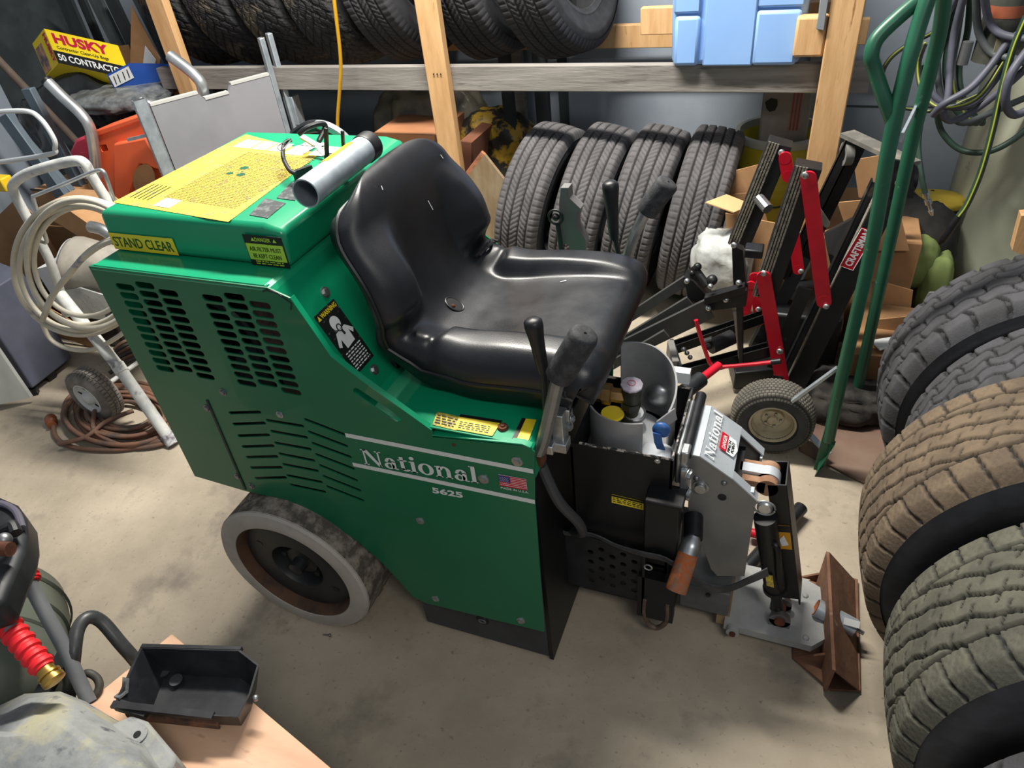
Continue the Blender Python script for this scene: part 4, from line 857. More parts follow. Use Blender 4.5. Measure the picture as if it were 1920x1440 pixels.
M_blade = mat('rusty_blade', '694a39', '84614c', 14, rough=.8, metal=.25, lo=.35, hi=.62, c3='b59a86', s3=8, lo3=.68, hi3=.75, bump=.35)
bl = [(.152, 1.082), (.154, 1.06), (.238, 1.004), (.30, 1.02), (.295, 1.335), (.232, 1.345), (.170, 1.29), (.152, 1.25)]
MB().prism([(x, y, .004) for x, y in bl], (0, 0, .008)).obj('blade_shoe', M_blade, S, bev=.001)
ax0, ax1 = tuple(ony(1567, 1257, .995)), tuple(ony(1555, 1035, 1.285))
b0, b1 = tuple(onz(1614, 1297, .006)), tuple(onz(1605, 1090, .006))
MB().prism([ax0, b0, (b0[0] - .004, b0[1], b0[2]), (ax0[0] - .004, ax0[1], ax0[2] - .003)], (0, 0, 0)).add([ax0, b0, b1, ax1], [(0, 1, 2, 3)]).add([(p[0] - .003, p[1], p[2] - .006) for p in (ax0, b0, b1, ax1)], [(3, 2, 1, 0)]).obj('blade', M_blade, S)
MB().add([ax0, ax1, (ax1[0] - .004, ax1[1], .012), (ax0[0] - .004, ax0[1], .012), (ax0[0] - .007, ax0[1], ax0[2]), (ax1[0] - .007, ax1[1], ax1[2]), (ax1[0] - .011, ax1[1], .012), (ax0[0] - .011, ax0[1], .012)], [(0, 1, 2, 3), (7, 6, 5, 4), (0, 4, 5, 1), (1, 5, 6, 2), (3, 7, 4, 0)]).obj('blade_flange', M_blade, S)
for y in (1.06, 1.30): MB().prism([(.16, y, .012), (.226, y, .012), (.226, y, .06)], (0, .006, 0)).obj('gusset', M_blade, S)
# ------------------------------------------------------------------ left side clutter
def O(pts, Y): return [ony(x, y, Y) for x, y in pts]
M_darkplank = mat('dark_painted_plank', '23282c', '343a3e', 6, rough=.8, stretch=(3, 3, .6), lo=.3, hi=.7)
M_slate = mat('slate_blue_steel', '53626e', '6a7883', 8, rough=.5, metal=.3, lo=.3, hi=.7)
# dark planks leaning in the recess
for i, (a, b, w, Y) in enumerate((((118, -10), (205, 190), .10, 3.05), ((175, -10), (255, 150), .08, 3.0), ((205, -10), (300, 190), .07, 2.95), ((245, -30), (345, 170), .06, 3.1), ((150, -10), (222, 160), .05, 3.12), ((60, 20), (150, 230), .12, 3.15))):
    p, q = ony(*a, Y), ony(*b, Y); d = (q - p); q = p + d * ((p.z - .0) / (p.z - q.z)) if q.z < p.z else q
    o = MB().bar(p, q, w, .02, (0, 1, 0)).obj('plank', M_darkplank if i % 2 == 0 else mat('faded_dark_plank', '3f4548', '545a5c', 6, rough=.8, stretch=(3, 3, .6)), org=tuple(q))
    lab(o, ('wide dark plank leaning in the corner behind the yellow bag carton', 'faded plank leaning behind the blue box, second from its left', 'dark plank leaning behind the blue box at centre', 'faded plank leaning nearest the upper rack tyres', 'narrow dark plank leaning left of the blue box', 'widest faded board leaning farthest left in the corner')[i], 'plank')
# slats of steel leaning on the left wall
for i, (a, b, w) in enumerate((((8, 215), (95, 335), .07), ((34, 250), (118, 345), .05), ((52, 165), (140, 330), .055), ((70, 205), (152, 335), .04))):
    Y = 2.05 + .06 * i; p, q = ony(*a, Y), ony(*b, Y); d = q - p; q = p + d * (p.z - .0) / (p.z - q.z)
    o = MB().bar(p, q, w, .03, (0, 1, 0)).obj('steel_slat', M_slate, org=tuple(q), bev=.003)
    lab(o, ('leftmost slate-blue steel slat leaning on the left wall', 'short slate-blue slat second from the left wall', 'slate-blue slat just behind the brown pole', 'rightmost slate-blue slat beside the black bags')[i], 'slat')
a, b = ony(-20, 95, 2.22), ony(140, 262, 2.34); d = b - a; b = a + d * a.z / (a.z - b.z)
lab(MB().cyl(a, b, .017, n=14).obj('wooden_pole', mat('brown_pole', '4d433c', '5c5148', 8, rough=.7), org=tuple(b)), 'long brown wooden pole leaning across the left wall', 'pole')
t = thing('bag_carton', tuple(ony(110, 150, 2.62)), 'yellow printed carton of contractor clean-up bags lying on black bags', 'carton')
c0, c1, c2 = ony(109, 122, 2.55), ony(90, 77, 2.62), ony(42, 118, 2.80)
# box from corner c0: edges e1 (long, right), e2 (up), e3 (left depth)
M_hy = mat('yellow_carton', 'e9cf1e', 'e3c81c', 5, rough=.5)
k0 = ony(110, 118, 2.50); kr = ony(190, 158, 2.62) - k0; ku = ony(92, 78, 2.60) - k0; kl = ony(44, 150, 2.62) - k0 - (ony(92, 78, 2.6) - k0) * .0
kr = V((.34, .06, -.09)); ku = V((-.06, .05, .135)); kl = V((-.20, .06, -.075))
k0 = ony(110, 118, 2.50)
bx = MB().add([k0, k0 + kr, k0 + kr + ku, k0 + ku, k0 + kl, k0 + kl + kr, k0 + kl + kr + ku, k0 + kl + ku], [(0, 1, 2, 3), (4, 7, 6, 5), (0, 3, 7, 4), (1, 5, 6, 2), (3, 2, 6, 7), (0, 4, 5, 1)]).obj('box_body', M_hy, t)
nf = kr.cross(ku).normalized(); ns = ku.cross(kl).normalized()
quad('black_band', [k0, k0 + kr, k0 + kr + ku * .38, k0 + ku * .38], M_blackpr, t, lift=.001)
text('lettering', 'HUSKY', k0 + kr * .08 + ku * .62, kr, ku, kr.length * .75, ku.length * .30, mat('crimson_print', 'b5123c'), t, lift=.002, bold=.04)
text('lettering', '50 CONTRACTOR', k0 + kr * .04 + ku * .10, kr, ku, kr.length * .92, ku.length * .20, M_white, t, lift=.003, bold=.02)
text('lettering', 'Contractor Clean-Up Bags', k0 + kr * .08 + ku * .43, kr, ku, kr.length * .7, ku.length * .12, M_blackpr, t, lift=.002)
s0 = k0 + kl
text('lettering', 'HUSKY', s0 - kl * .28 * 0 + ku * .02 + kl * -.30, ku, kl, ku.length * .9, kl.length * .16, MATS['crimson_print'], t, lift=.002, bold=.04) if False else None
vv_ = -kl
text('lettering', 'HUSKY', k0 + kl * .22 + ku * .92, -ku, -kl, ku.length * .84, kl.length * .17, MATS['crimson_print'], t, lift=.002, bold=.04)
quad('picture', [k0 + kl * .48 + ku * .05, k0 + kl * .95 + ku * .05, k0 + kl * .95 + ku * .8, k0 + kl * .48 + ku * .8], mat('carton_photo', '55505a', 'c7946c', 16, rough=.6), t, lift=.0015) if (kl.cross(ku)).dot(V((0, 0, CAMZ)) - k0) > 0 else quad('picture', [k0 + kl * .48 + ku * .8, k0 + kl * .95 + ku * .8, k0 + kl * .95 + ku * .05, k0 + kl * .48 + ku * .05], mat('carton_photo', '55505a', 'c7946c', 16, rough=.6), t, lift=.0015)
# blue box with sash symbols
t = thing('blue_carton', tuple(ony(225, 150, 2.6)), 'small blue carton with a white label resting on the silver bag', 'carton')
k0 = ony(243, 118, 2.55); e1 = ony(200, 140, 2.50) - k0; eu = V((-.01, .02, -.085)); ed = V((.13, .10, -.03))
MB().add([k0, k0 + e1, k0 + e1 + eu, k0 + eu, k0 + ed, k0 + ed + e1, k0 + ed + e1 + eu, k0 + ed + eu], [(0, 1, 2, 3), (4, 7, 6, 5), (0, 3, 7, 4), (1, 5, 6, 2), (3, 2, 6, 7), (0, 4, 5, 1)]).obj('box_body', mat('blue_card', '2a56b0', '2350a6', 5, rough=.5), t)
q0 = k0 + e1 * .08 + eu * .12; u1 = e1 * .84; u2 = eu * .62; fa = V((0, -.004, .001))
MB().prism([q0 + fa, q0 + u1 + fa, q0 + u1 + u2 + fa, q0 + u2 + fa], V((0, -.001, 0))).obj('white_label', M_white, t)
for k in (.12, .34, .6, .8):
    MB().bar(q0 + u1 * k + u2 * .2 + fa * 1.6, q0 + u1 * (k + .05) + u2 * .85 + fa * 1.6, .006, .001, (0, 1, 0)).obj('mark', M_blackpr, t)
# bags
def blob(name, pts, m, label, cat, seed=1, amp=.25, n=26, fine=0.06):
    c = V((0, 0, 0)); lo = V((min(p[0] for p in pts), min(p[1] for p in pts), min(p[2] for p in pts))); hi = V((max(p[0] for p in pts), max(p[1] for p in pts), max(p[2] for p in pts)))
    c = (lo + hi) / 2; h = (hi - lo) / 2; r = np.random.RandomState(seed); F = r.normal(size=(14, 3)) * np.array([2.2] * 5 + [5] * 5 + [11] * 4)[:, None]; ph = r.uniform(0, 6, 14); A = np.array([.5] * 5 + [.25] * 5 + [.14] * 4) * amp
    def f(i, j):
        th = PI * (j + .0) / (n - 1); fi = 2 * PI * i / (2 * n); d = np.array([math.sin(th) * math.cos(fi), math.sin(th) * math.sin(fi), math.cos(th)])
        q = np.sign(d) * np.abs(d) ** .75; k = 1 + (A * np.abs(np.sin(F @ d + ph))).sum() * .6 - amp * .35
        z = c.z + h.z * q[2] * k; return (c.x + h.x * q[0] * k, c.y + h.y * q[1] * k, max(z, lo.z))
    o = MB().grid(f, 2 * n, n, closed_u=True).obj(name, m, org=(c.x, c.y, lo.z), smooth=180); return lab(o, label, cat)
M_bag = mat('black_bag_film', '101214', '1d2022', 9, rough=.25, bump=.5, bscale=25)
M_sbag = mat('silver_bag_film', '8d9192', '595d60', 14, rough=.3, bump=.7, bscale=22, lo=.35, hi=.6, metal=.2)
blob('garbage_bag', [(-3.60, 2.44, 0), (-3.04, 2.90, .77)], M_bag, 'stuffed black garbage bag beneath the yellow carton', 'bag', 2, .3)
blob('garbage_bag', [(-3.03, 2.56, 0), (-2.62, 2.92, .72)], M_bag, 'stuffed black garbage bag beneath the silver bag roll', 'bag', 5, .3)
blob('bag_roll', [ony(168, 190, 2.50) + V((0, -.09, -.02)), ony(288, 185, 2.55) + V((0, .1, .045))], M_sbag, 'crumpled silver-grey bag roll below the blue carton', 'bag', 8, .35)
# cardboard box corner with white sheet by the left post
t = thing('open_box', tuple(ony(270, 160, 2.5)), 'open cardboard box standing behind the left rack post', 'box')
MB().prism(O([(246, 10), (244, 132), (292, 156), (300, 110)], 2.66), (0, .004, 0)).obj('flap', M_card, t)
MB().prism(O([(292, 152), (344, 160), (346, 205), (296, 190)], 2.62), (0, .2, 0)).obj('box_body', M_card_d, t)
MB().prism(O([(272, 86), (268, 120), (290, 124), (292, 112)], 2.65), (0, .002, 0)).obj('paper', M_white, t)
MB().prism(O([(185, 118), (206, 88), (240, 84), (250, 118), (230, 128)], 2.75), (0, .004, 0)).obj('flap', M_card_d, t)
blob('orange_scrap', [ony(143, 106, 2.8) + V((-.02, -.02, 0)), ony(158, 100, 2.8) + V((.02, .02, .03))], mat('orange_plastic', 'e8562a', 'ef6535', 5, rough=.5), 'tiny orange object peeking over the yellow carton', 'scrap', 3, .1)
# bent aluminium tubes of a walker-like frame
t = thing('tube_frame', tuple(ony(165, 260, 2.15)), 'frame of two bent aluminium tubes behind the orange barrier', 'frame')
MB().tube(O([(88, 152), (118, 182), (150, 212), (168, 238), (176, 275), (182, 330)], 2.15), .0225, n=14).obj('tube', M_alu, t, smooth=60)
MB().tube(O([(318, 104), (345, 124), (366, 142), (380, 165), (388, 230)], 2.35), .0225, n=14).obj('tube', M_alu, t, smooth=60)
MB().cyl(ony(86, 150, 2.15), ony(90, 154, 2.15), .024, n=14).obj('end_cap', M_black, t)
# white wire hoop far left
a_ = O([(-30, 212), (45, 208), (75, 222), (100, 258), (103, 278), (90, 290), (-30, 308)], 1.75)
lab(MB().tube(a_, .0085, n=10).obj('white_hoop', mat('white_enamel', 'c9ced0', rough=.35), org=tuple(a_[4])), 'bent white tube hoop in front of the left wall', 'tube')
a_ = ony(2, 343, 1.8); lab(MB().box(a_, (.09, .05, .055)).obj('yellow_block', mat('yellow_plastic', 'd9b51c', rough=.5), bev=.006, org=tuple(a_)), 'small yellow plastic piece at the left picture edge', 'plastic piece')
# orange barrier and red box
M_or = mat('orange_barrier_plastic', 'ef6136', 'f57347', 4, rough=.5, lo=.3, hi=.7)
t = thing('orange_barrier', tuple(ony(230, 380, 2.0)), 'bright orange moulded plastic barrier behind the scraper cover', 'barrier')
Yo = 2.2
flat('shell', [P2(x, y, Yo) for x, y in ((163, 252), (262, 218), (300, 240), (330, 390), (215, 372), (186, 330))], [[P2(x, y, Yo) for x, y in ((192, 270), (204, 268), (208, 280), (196, 283))]], (0, Yo, 0), (1, 0, 0), (0, 0, 1), .03, M_or, t, bev=.006)
MB().prism(O([(212, 270), (272, 258), (302, 320), (262, 308), (240, 380), (212, 372)], Yo - .04), (0, .04, 0)).obj('raised_face', M_or, t, bev=.008)
MB().prism(O([(165, 250), (262, 216), (264, 228), (170, 262)], Yo - .02), (0, .14, 0)).obj('top_lip', M_or, t, bev=.006)
MB().prism([ony(x, y, Yo - .045) for x, y in [(270 + 21 * math.cos(k * PI / 8), 338 + 30 * math.sin(k * PI / 8)) for k in range(16)]], (0, .004, 0)).obj('dark_opening', M_card_d, t)
MB().bar(ony(240, 262, 2.14), ony(300, 248, 2.15), .012, .012).obj('grey_strip', M_galv, t)
o = MB().prism(O([(122, 302), (140, 262), (160, 254), (172, 262), (170, 310), (140, 316)], 2.24), (0, .08, 0)).obj('red_bin', mat('faded_red_plastic', 'b8324a', 'c23d55', 5, rough=.5), bev=.012, org=tuple(ony(150, 310, 2.24)))
lab(o, 'faded red plastic bin left of the orange barrier', 'bin')
# grey panel between two aluminium rails
t = thing('folding_table_top', tuple(ony(400, 300, 2.2)), 'grey composite table top held between two aluminium rails behind the cover', 'table top')
pA, pB = onz(281, 198, .93), onz(503, 140, .93); pu = (pB - pA); L_ = pu.length; pu = pu.normalized(); pn_ = pu.cross(V((0, 0, 1)))
def pp_(a, z): return pA + pu * a + V((0, 0, z))
M_gp = mat('grey_panel_face', '7d7e84', '86878d', 3, rough=.5)
ou = [(0, -.9), (L_, -.9), (L_, 0), (L_ * .66, 0), (L_ * .62, -.028), (L_ * .42, -.028), (L_ * .38, 0), (0, 0)]
flat('panel_face', [(a, z) for a, z in ou if True][::1], [], pA, pu, (0, 0, 1), .022, M_gp, t, bev=.002)
MB().bar(pp_(0, .004), pp_(L_ * .38, .004), .026, .010).bar(pp_(L_ * .66, .004), pp_(L_, .004), .026, .010).bar(pp_(L_ * .42, -.024), pp_(L_ * .62, -.024), .028, .010).obj('panel_edge', mat('pale_edge', 'b5b6b3', rough=.5), t)
MB().bar(pp_(0, -.21) - pn_ * .0 + V((0, -.012, 0)), pp_(L_, -.21) + V((0, -.012, 0)), .002, .003).obj('seam', M_blackp, t)
ra, rb = pp_(-.03, .03), pp_(-.03, -.9); MB().chan(ra, rb, .05, .03, .004, -pn_).obj('rail', M_galv, t)
ra, rb = pp_(L_ + .012, .14), pp_(L_ + .012, -.9); MB().bar(ra, rb, .022, .03, pn_).obj('rail', M_galv, t, bev=.003)
ra, rb = pp_(L_ + .05, .15), pp_(L_ + .05, -.9); MB().bar(ra, rb, .022, .03, pn_).obj('rail', M_galv, t, bev=.003)
MB().bar(ra - V((0, .018, .01)) - pu * .015, pp_(L_ + .035, -.36) - V((0, .018, 0)), .008, .003, pn_).obj('yellow_rule', mat('yellow_rule', 'c9b43a', rough=.5), t)
MB().box(pp_(L_ + .07, -.16), (.05, .05, .12)).obj('rail_bracket', M_galv, t, bev=.004)
# ---- sprayer cart with pale hose
M_cart = mat('painted_over_grey', 'a3a6a6', 'c6c7c4', 14, rough=.6, lo=.35, hi=.6, c3='77767c', s3=12, lo3=.6, hi3=.68, bump=.1)
M_hosew = mat('cream_hose', 'b0ab9c', 'c9c4b4', 10, rough=.5, lo=.3, hi=.7, c3='77748a', s3=7, lo3=.62, hi3=.7)
t = thing('sprayer_cart', tuple(ony(180, 700, 1.45)[:2]) + (0,), 'paint-splattered grey sprayer cart with coiled cream hose beside the scraper', 'cart')
foot = onz(322, 828, .015); mid = ony(224, 690, 1.37); top = ony(113, 552, 1.46)
MB().tube([foot, mid, top], .021, n=16, smooth=0).obj('leg', M_cart, t, smooth=60)
MB().cyl(foot + (foot - mid).normalized() * -.30, foot + (mid - foot).normalized() * .335, .0235, n=16).obj('leg_sleeve', M_cart, t)
MB().cyl(foot - (mid - foot).normalized() * .012, foot + (mid - foot).normalized() * .03, .024, n=16).obj('foot_cap', mat('chipped_white_paint', 'c9c9cc', '6b6a70', 40, rough=.6), t)
hn = O([(125, 590), (98, 500), (60, 425), (28, 365), (26, 345), (48, 327), (92, 312), (138, 302), (158, 306), (172, 330), (200, 375), (230, 420)], 1.47)
MB().tube(hn, .0155, n=14).obj('handle', M_cart, t, smooth=60)
MB().tube(O([(88, 455), (74, 412), (62, 372), (68, 366), (120, 345), (175, 322), (192, 320), (200, 335), (212, 370), (216, 378)], 1.42), .0055, n=8, smooth=4).obj('hose_hook', M_alu, t, smooth=60)
MB().tube(O([(62, 370), (75, 410), (88, 453), (75, 452)], 1.42), .0055, n=8, smooth=3).obj('hook_tip', M_alu, t)
pl = O([(112, 545), (150, 540), (215, 560), (222, 600), (205, 607), (190, 600), (132, 590)], 1.52)
MB().prism(pl, (0, .006, 0)).obj('side_plate', M_cart, t)
MB().cyl(ony(205, 590, 1.51), ony(205, 590, 1.505), .014, n=18).obj('plate_hole', M_blackp, t)
a = ony(128, 490, 1.60); b = ony(235, 520, 1.66)
MB().lathe([(.0001, 0), (.085, 0), (.1, .012), (.105, .03), (.105, .32), (.0001, .32)], a, (b - a), 32).obj('motor', mat('dusty_motor_grey', 'a09a90', '8a857c', 8, rough=.6, c3='6e6d7c', s3=5), t, smooth=50)
MB().cyl(a - (b - a).normalized() * .004, a, .088, n=32).obj('motor_face', mat('motor_face_grey', '9d9ea0', '7f8084', 18, rough=.6), t)
MB().prism(O([(66, 505), (118, 492), (160, 555), (150, 580), (110, 575)], 1.62), (0, .1, 0)).obj('white_cover', mat('white_cover', 'd5d6d8', rough=.5), t)
MB().tube(O([(170, 425), (190, 430), (215, 445)], 1.58), .02, n=12).obj('fitting', M_zinc, t)
wc = onz(178, 738, .105); wa = V((-.06, -1, 0)).normalized()
w = MB().lathe([(.06, -.035), (.078, -.042), (.096, -.036), (.104, -.026), (.106, 0), (.104, .026), (.096, .036), (.078, .042), (.06, .035)], wc, wa, 40).obj('wheel', mat('dirty_grey_tyre', '85807a', '6b6660', 20, rough=.9), t, smooth=60)
lg = MB()
for k in range(44):
    A = 2 * PI * k / 44; u_, v_2 = V((0, 0, 1)), wa.cross(V((0, 0, 1))).normalized(); n_2 = u_ * math.cos(A) + v_2 * math.sin(A); tt = -u_ * math.sin(A) + v_2 * math.cos(A)
    for s_ in (-.02, 0, .02):
        c_ = wc + n_2 * .1065 + wa * s_ + tt * (.004 if s_ == 0 else 0); lg.box(c_, (.006, .010, .016), Matrix((n_2, tt, wa)).transposed())
lg.obj('tread_blocks', MATS['dirty_grey_tyre'], w, kind='stuff')
MB().lathe([(.066, .036), (.060, .038), (.052, .028), (.03, .024), (.022, .04), (.012, .046), (.0001, .046)], wc, wa, 32).obj('wheel_disc', mat('pale_plastic', 'b9bdba', 'c8cbc8', 6, rough=.5), w)
for k in range(5):
    A = k * 2 * PI / 5; n_2 = V((0, 0, 1)) * math.cos(A) + v_2 * math.sin(A); q = wc + n_2 * .041 + wa * .0275; MB().bar(q - v_2 * .007, q + v_2 * .007 + V((0, 0, .006)), .006, .003, wa).obj('disc_slot', M_blackp, w)
for s_ in (1,):
    MB().cyl(wc, wc - wa * .22, .009, n=12).obj('axle', M_cart, t)
# hose coil hanging on the hook
cl = thing('spray_hose', tuple(ony(110, 480, 1.42)), 'coil of cream paint hose with purple scuffs hanging on the sprayer cart', 'hose')
def pxloop(cx, cy, rx, ry, ang, Y, n=18, j=0): 
    ca, sa = math.cos(ang), math.sin(ang)
    return [ony(cx + rx * math.cos(k * 2 * PI / n) * ca - ry * math.sin(k * 2 * PI / n) * sa, cy + rx * math.cos(k * 2 * PI / n) * sa + ry * math.sin(k * 2 * PI / n) * ca, Y + j * math.sin(k * 2 * PI / n * 2)) for k in range(n)]
for i, (cx, cy, rx, ry, an, Y) in enumerate(((150, 500, 125, 128, -.2, 1.40), (152, 502, 115, 118, -.3, 1.385), (155, 498, 103, 112, -.25, 1.41), (158, 490, 94, 103, -.15, 1.39), (160, 495, 108, 122, -.35, 1.37))):
    MB().tube(pxloop(cx, cy, rx, ry, an, Y, j=.012), .0085 if i % 2 else .0095, n=10, closed=True).obj('hose_loop', M_hosew, cl, smooth=60)
MB().tube(O([(80, 600), (95, 560), (125, 520), (170, 470), (230, 440), (260, 432)], 1.35), .0095, n=10).tube(O([(85, 590), (105, 545), (150, 490), (200, 455), (260, 445)], 1.345), .0085, n=10).obj('hose_run', M_hosew, cl, smooth=60)
MB().tube(O([(74, 560), (78, 600), (95, 636), (130, 654), (175, 655), (220, 632), (245, 610)], 1.40), .0085, n=10).obj('hose_run', M_hosew, cl, smooth=60)
# cardboard boxes behind the cart
M_prn = mat('dark_ink', '3a2c20', rough=.8)
t = thing('cardboard_box', tuple(ony(130, 420, 1.95)), 'closed cardboard box with dark tape edges behind the sprayer handle', 'box')
b0_ = onz(58, 362, .52); 
q4 = [onz(58, 356, .56), onz(132, 362, .56), onz(200, 325, .56), onz(150, 315, .56)]
MB().prism(q4, (0, 0, -.3)).obj('box_body', M_card, t)
MB().tube([q4[0] + V((0, 0, .002)), q4[1] + V((0, 0, .002)), q4[1] - V((0, 0, .12))], .005, smooth=0, n=6).obj('black_tape', M_blackp, t)
for k in range(5):
    a = q4[1] + (q4[2] - q4[1]) * (.15 + k * .16) + V((0, 0, .001)); MB().bar(a, a + (q4[0] - q4[1]) * .45, .006, .001).obj('print_line', M_prn, t)
t = thing('open_cardboard_box', tuple(onz(60, 620, 0)), 'large open cardboard box with folded flaps at the far left', 'box')
MB().prism(O([(-40, 440), (30, 372), (60, 400), (110, 480), (150, 560), (90, 560), (-40, 500)], 1.9), (0, .005, 0)).obj('back_flap', M_card_d, t)
MB().prism(O([(-40, 508), (0, 510), (60, 560), (130, 600), (190, 640), (190, 660), (100, 625), (20, 570), (-40, 552)], 1.72), (0, .005, 0)).obj('front_flap', M_card, t)
MB().prism(O([(70, 390), (130, 395), (195, 440), (190, 470), (110, 420), (72, 400)], 1.85), (0, .2, 0)).obj('side_flap', M_card, t)
MB().prism(O([(30, 420), (200, 430), (260, 560), (240, 640), (60, 560)], 1.98), (0, .005, 0)).obj('inner_wall', M_card_d, t)
# white appliance block at the left edge, red ladder rails
cA_ = onz(68, 740, 0); 
o = MB().prism([(cA_.x, cA_.y, .03), (cA_.x - .02, cA_.y + .22, .03), (cA_.x - .6, cA_.y + .35, .03), (cA_.x - .6, cA_.y - .05, .03)], (0, 0, .42)).obj('grey_side', mat('slate_grey_side', '565a6a', '4d5160', 5, rough=.5), bev=.006)
t = thing('white_cabinet', tuple(cA_), 'white and slate-grey steel cabinet cut by the left picture edge', 'cabinet'); o.parent = t; o.location = -V(t.location); o.name = 'cabinet_body'
fr = [onz(62, 742, .03), onz(-60, 770, .03)]; MB().prism([fr[0], fr[1], fr[1] + V((-.05, 0, .40)), fr[0] + V((-.02, .0, .40))], (0, -.012, 0)).obj('front_panel', mat('off_white_panel', 'c3c6c2', 'd0d2cd', 4, rough=.5), t)
fr2 = [onz(62, 745, 0), onz(-60, 776, 0)]; MB().bar(fr2[0] + V((0, .03, .012)), fr2[1] + V((0, .03, .012)), .03, .024).obj('plinth', M_blackp, t)
t = thing('red_folding_frame', tuple(onz(85, 690, 0)), 'folded orange-red steel frame standing beside the white cabinet', 'frame')
for a, b in (((80, 690), (22, 570)), ((94, 698), (36, 560)), ((88, 678), (60, 590))):
    p = onz(*a, .02); q = ony(*b, p.y + .12); MB().bar(p, q, .022, .012, (0, 1, 0)).obj('rail', mat('orange_red_steel', 'c9432c', 'a6301f', 4, rough=.5), t)
MB().box(onz(86, 702, .02), (.07, .04, .03)).obj('foot', M_black, t)
o = MB().mm((-3.05, 1.75, 0), (-2.65, 2.2, .3)).obj('dark_crate', M_blackp, bev=.01, org=(-2.85, 1.98, 0)); lab(o, 'black crate in the shade below the open cardboard box', 'crate')
# extension cord on the floor
M_cord = mat('brown_cord', '5d4d44', '7b5745', 6, rough=.65, lo=.35, hi=.6, c3='4e4844', s3=9)
ec = thing('extension_cord', tuple(onz(200, 790, 0)), 'long dirty brown extension cord coiled on the floor by the cart', 'cord')
rr_ = random.Random(11); cx_, cy__ = onz(225, 785, 0).x, onz(225, 785, 0).y
def floorpt(x, y, z): return onz(x, y, z)
for k in range(11):
    rx = 118 - k * 6.5 + rr_.uniform(-4, 4); ry = 62 - k * 3.6 + rr_.uniform(-3, 3); ox = rr_.uniform(-6, 10); oy = rr_.uniform(-5, 4); ph = rr_.uniform(-.15, .15)
    pts = []
    for a in range(16):
        A = a * 2 * PI / 16; x = 228 + ox + rx * math.cos(A + ph); y = 778 + oy + ry * math.sin(A) + .06 * rx * math.cos(A)
        pts.append(onz(x, y, .009 + .012 * (k % 3) + .006 * math.sin(A * 2 + k)))
    MB().tube(pts, .0085, n=9, closed=True).obj('cord_loop', M_cord, ec, smooth=60)
MB().tube([onz(*p) for p in ((100, 795, .014), (103, 815, .012), (120, 832, .01), (160, 842, .01), (230, 843, .01), (300, 828, .012), (340, 800, .02))], .0085, n=9).obj('cord_run', M_cord, ec, smooth=60)
MB().tube([onz(*p) for p in ((178, 770, .05), (175, 800, .045), (190, 818, .03), (240, 836, .02), (330, 822, .02))], .0085, n=9).obj('cord_run', M_cord, ec, smooth=60)
MB().tube([onz(*p) for p in ((110, 832, .03), (160, 820, .035), (200, 790, .05), (250, 770, .05))], .0085, n=9).obj('cord_run', M_cord, ec, smooth=60)
for k in range(6): MB().tube([onz(205 + k * 2, 700 - k * 9, .02), onz(235, 680 - k * 8, .03 + k * .004), onz(270, 668 - k * 7, .03), onz(330, 665 - k * 5, .03)], .0085, n=8).obj('cord_loop', M_cord if k % 2 else mat('black_cord', '35312f', '4a4441', 8, rough=.6), ec, smooth=60)
pg = onz(96, 790, .02); pd = (onz(100, 810, .016) - pg).normalized()
MB().lathe([(.0001, -.028), (.019, -.026), (.021, -.018), (.021, .006), (.014, .014), (.016, .03), (.0001, .032)], pg, pd, 16).obj('plug', mat('amber_plug', '8f5236', '7c452c', 8, rough=.35), ec)
# yellow cord hanging from above in front of the rack
yc = O([(622, -40), (630, 30), (637, 90), (639, 130), (636, 180), (633, 225), (634, 262)], 2.5)
lab(MB().tube(yc, .007, n=10).obj('yellow_extension_cord', mat('yellow_cord', 'c99a1e', 'b5891a', 6, rough=.5), org=tuple(yc[-1])), 'yellow power cord hanging in front of the rack', 'cord')
# ------------------------------------------------------------------ things under the rack
t = thing('shipping_box', tuple(ony(760, 300, 2.72)[:2]) + (0,), 'tan cardboard box under the rack directly behind the seat back', 'box')
a = ony(698, 250, 2.72); b = ony(815, 255, 2.72); MB().mm((a.x, 2.72, 0), (b.x, 3.05, a.z)).obj('box_body', mat('warm_cardboard', 'b87e58', 'c08863', 4, rough=.85), t, bev=.003)
MB().bar((a.x + .08, 2.719, a.z - .045), (b.x - .05, 2.719, a.z - .045), .002, .002).obj('seam', M_prn, t)
t = thing('plastic_sack', (-1.75, 3.12, 0), 'clear plastic sack with yellow and tan contents under the rack', 'bag')
o = blob('x', [(-1.95, 3.0, .0), (-1.45, 3.3, .66)], mat('cloudy_film', '5f5b52', '7d7868', 8, rough=.3, bump=.5, bscale=20), 'x', 'x', 12, .25); del o['label'], o['category']; o.name = 'sack'; o.parent = t; o.location = V(o.location) - V(t.location)
o = blob('yellow_bag', [(-1.5, 2.98, .30), (-1.22, 3.2, .58)], mat('yellow_black_bag', 'a8862a', '25231f', 9, rough=.5, lo=.45, hi=.52, c3='4b4a42'), 'yellow and black bag in the dark beneath the rack', 'bag', 21, .3)
o = MB().prism(O([(862, 265), (884, 268), (882, 420), (866, 420)], 2.75), (.0, .3, 0)).obj('red_box', mat('red_brown_card', '7d4f3a', '8a5a44', 5, rough=.85), org=(-1.4, 2.8, 0)); lab(o, 'red-brown box between the middle post and the plywood scrap', 'box')
pw = O([(879, 328), (908, 290), (1010, 420), (1030, 640), (900, 640)], 2.52)
t = thing('plywood_scrap', tuple(pw[4]), 'cut plywood sheet leaning under the rack behind the seat', 'plywood')
MB().prism(pw, (.0, .016, 0)).obj('sheet', mat('aged_plywood', '94836a', '7f6b50', 6, rough=.75, stretch=(3, 1, 1), lo=.35, hi=.6), t)
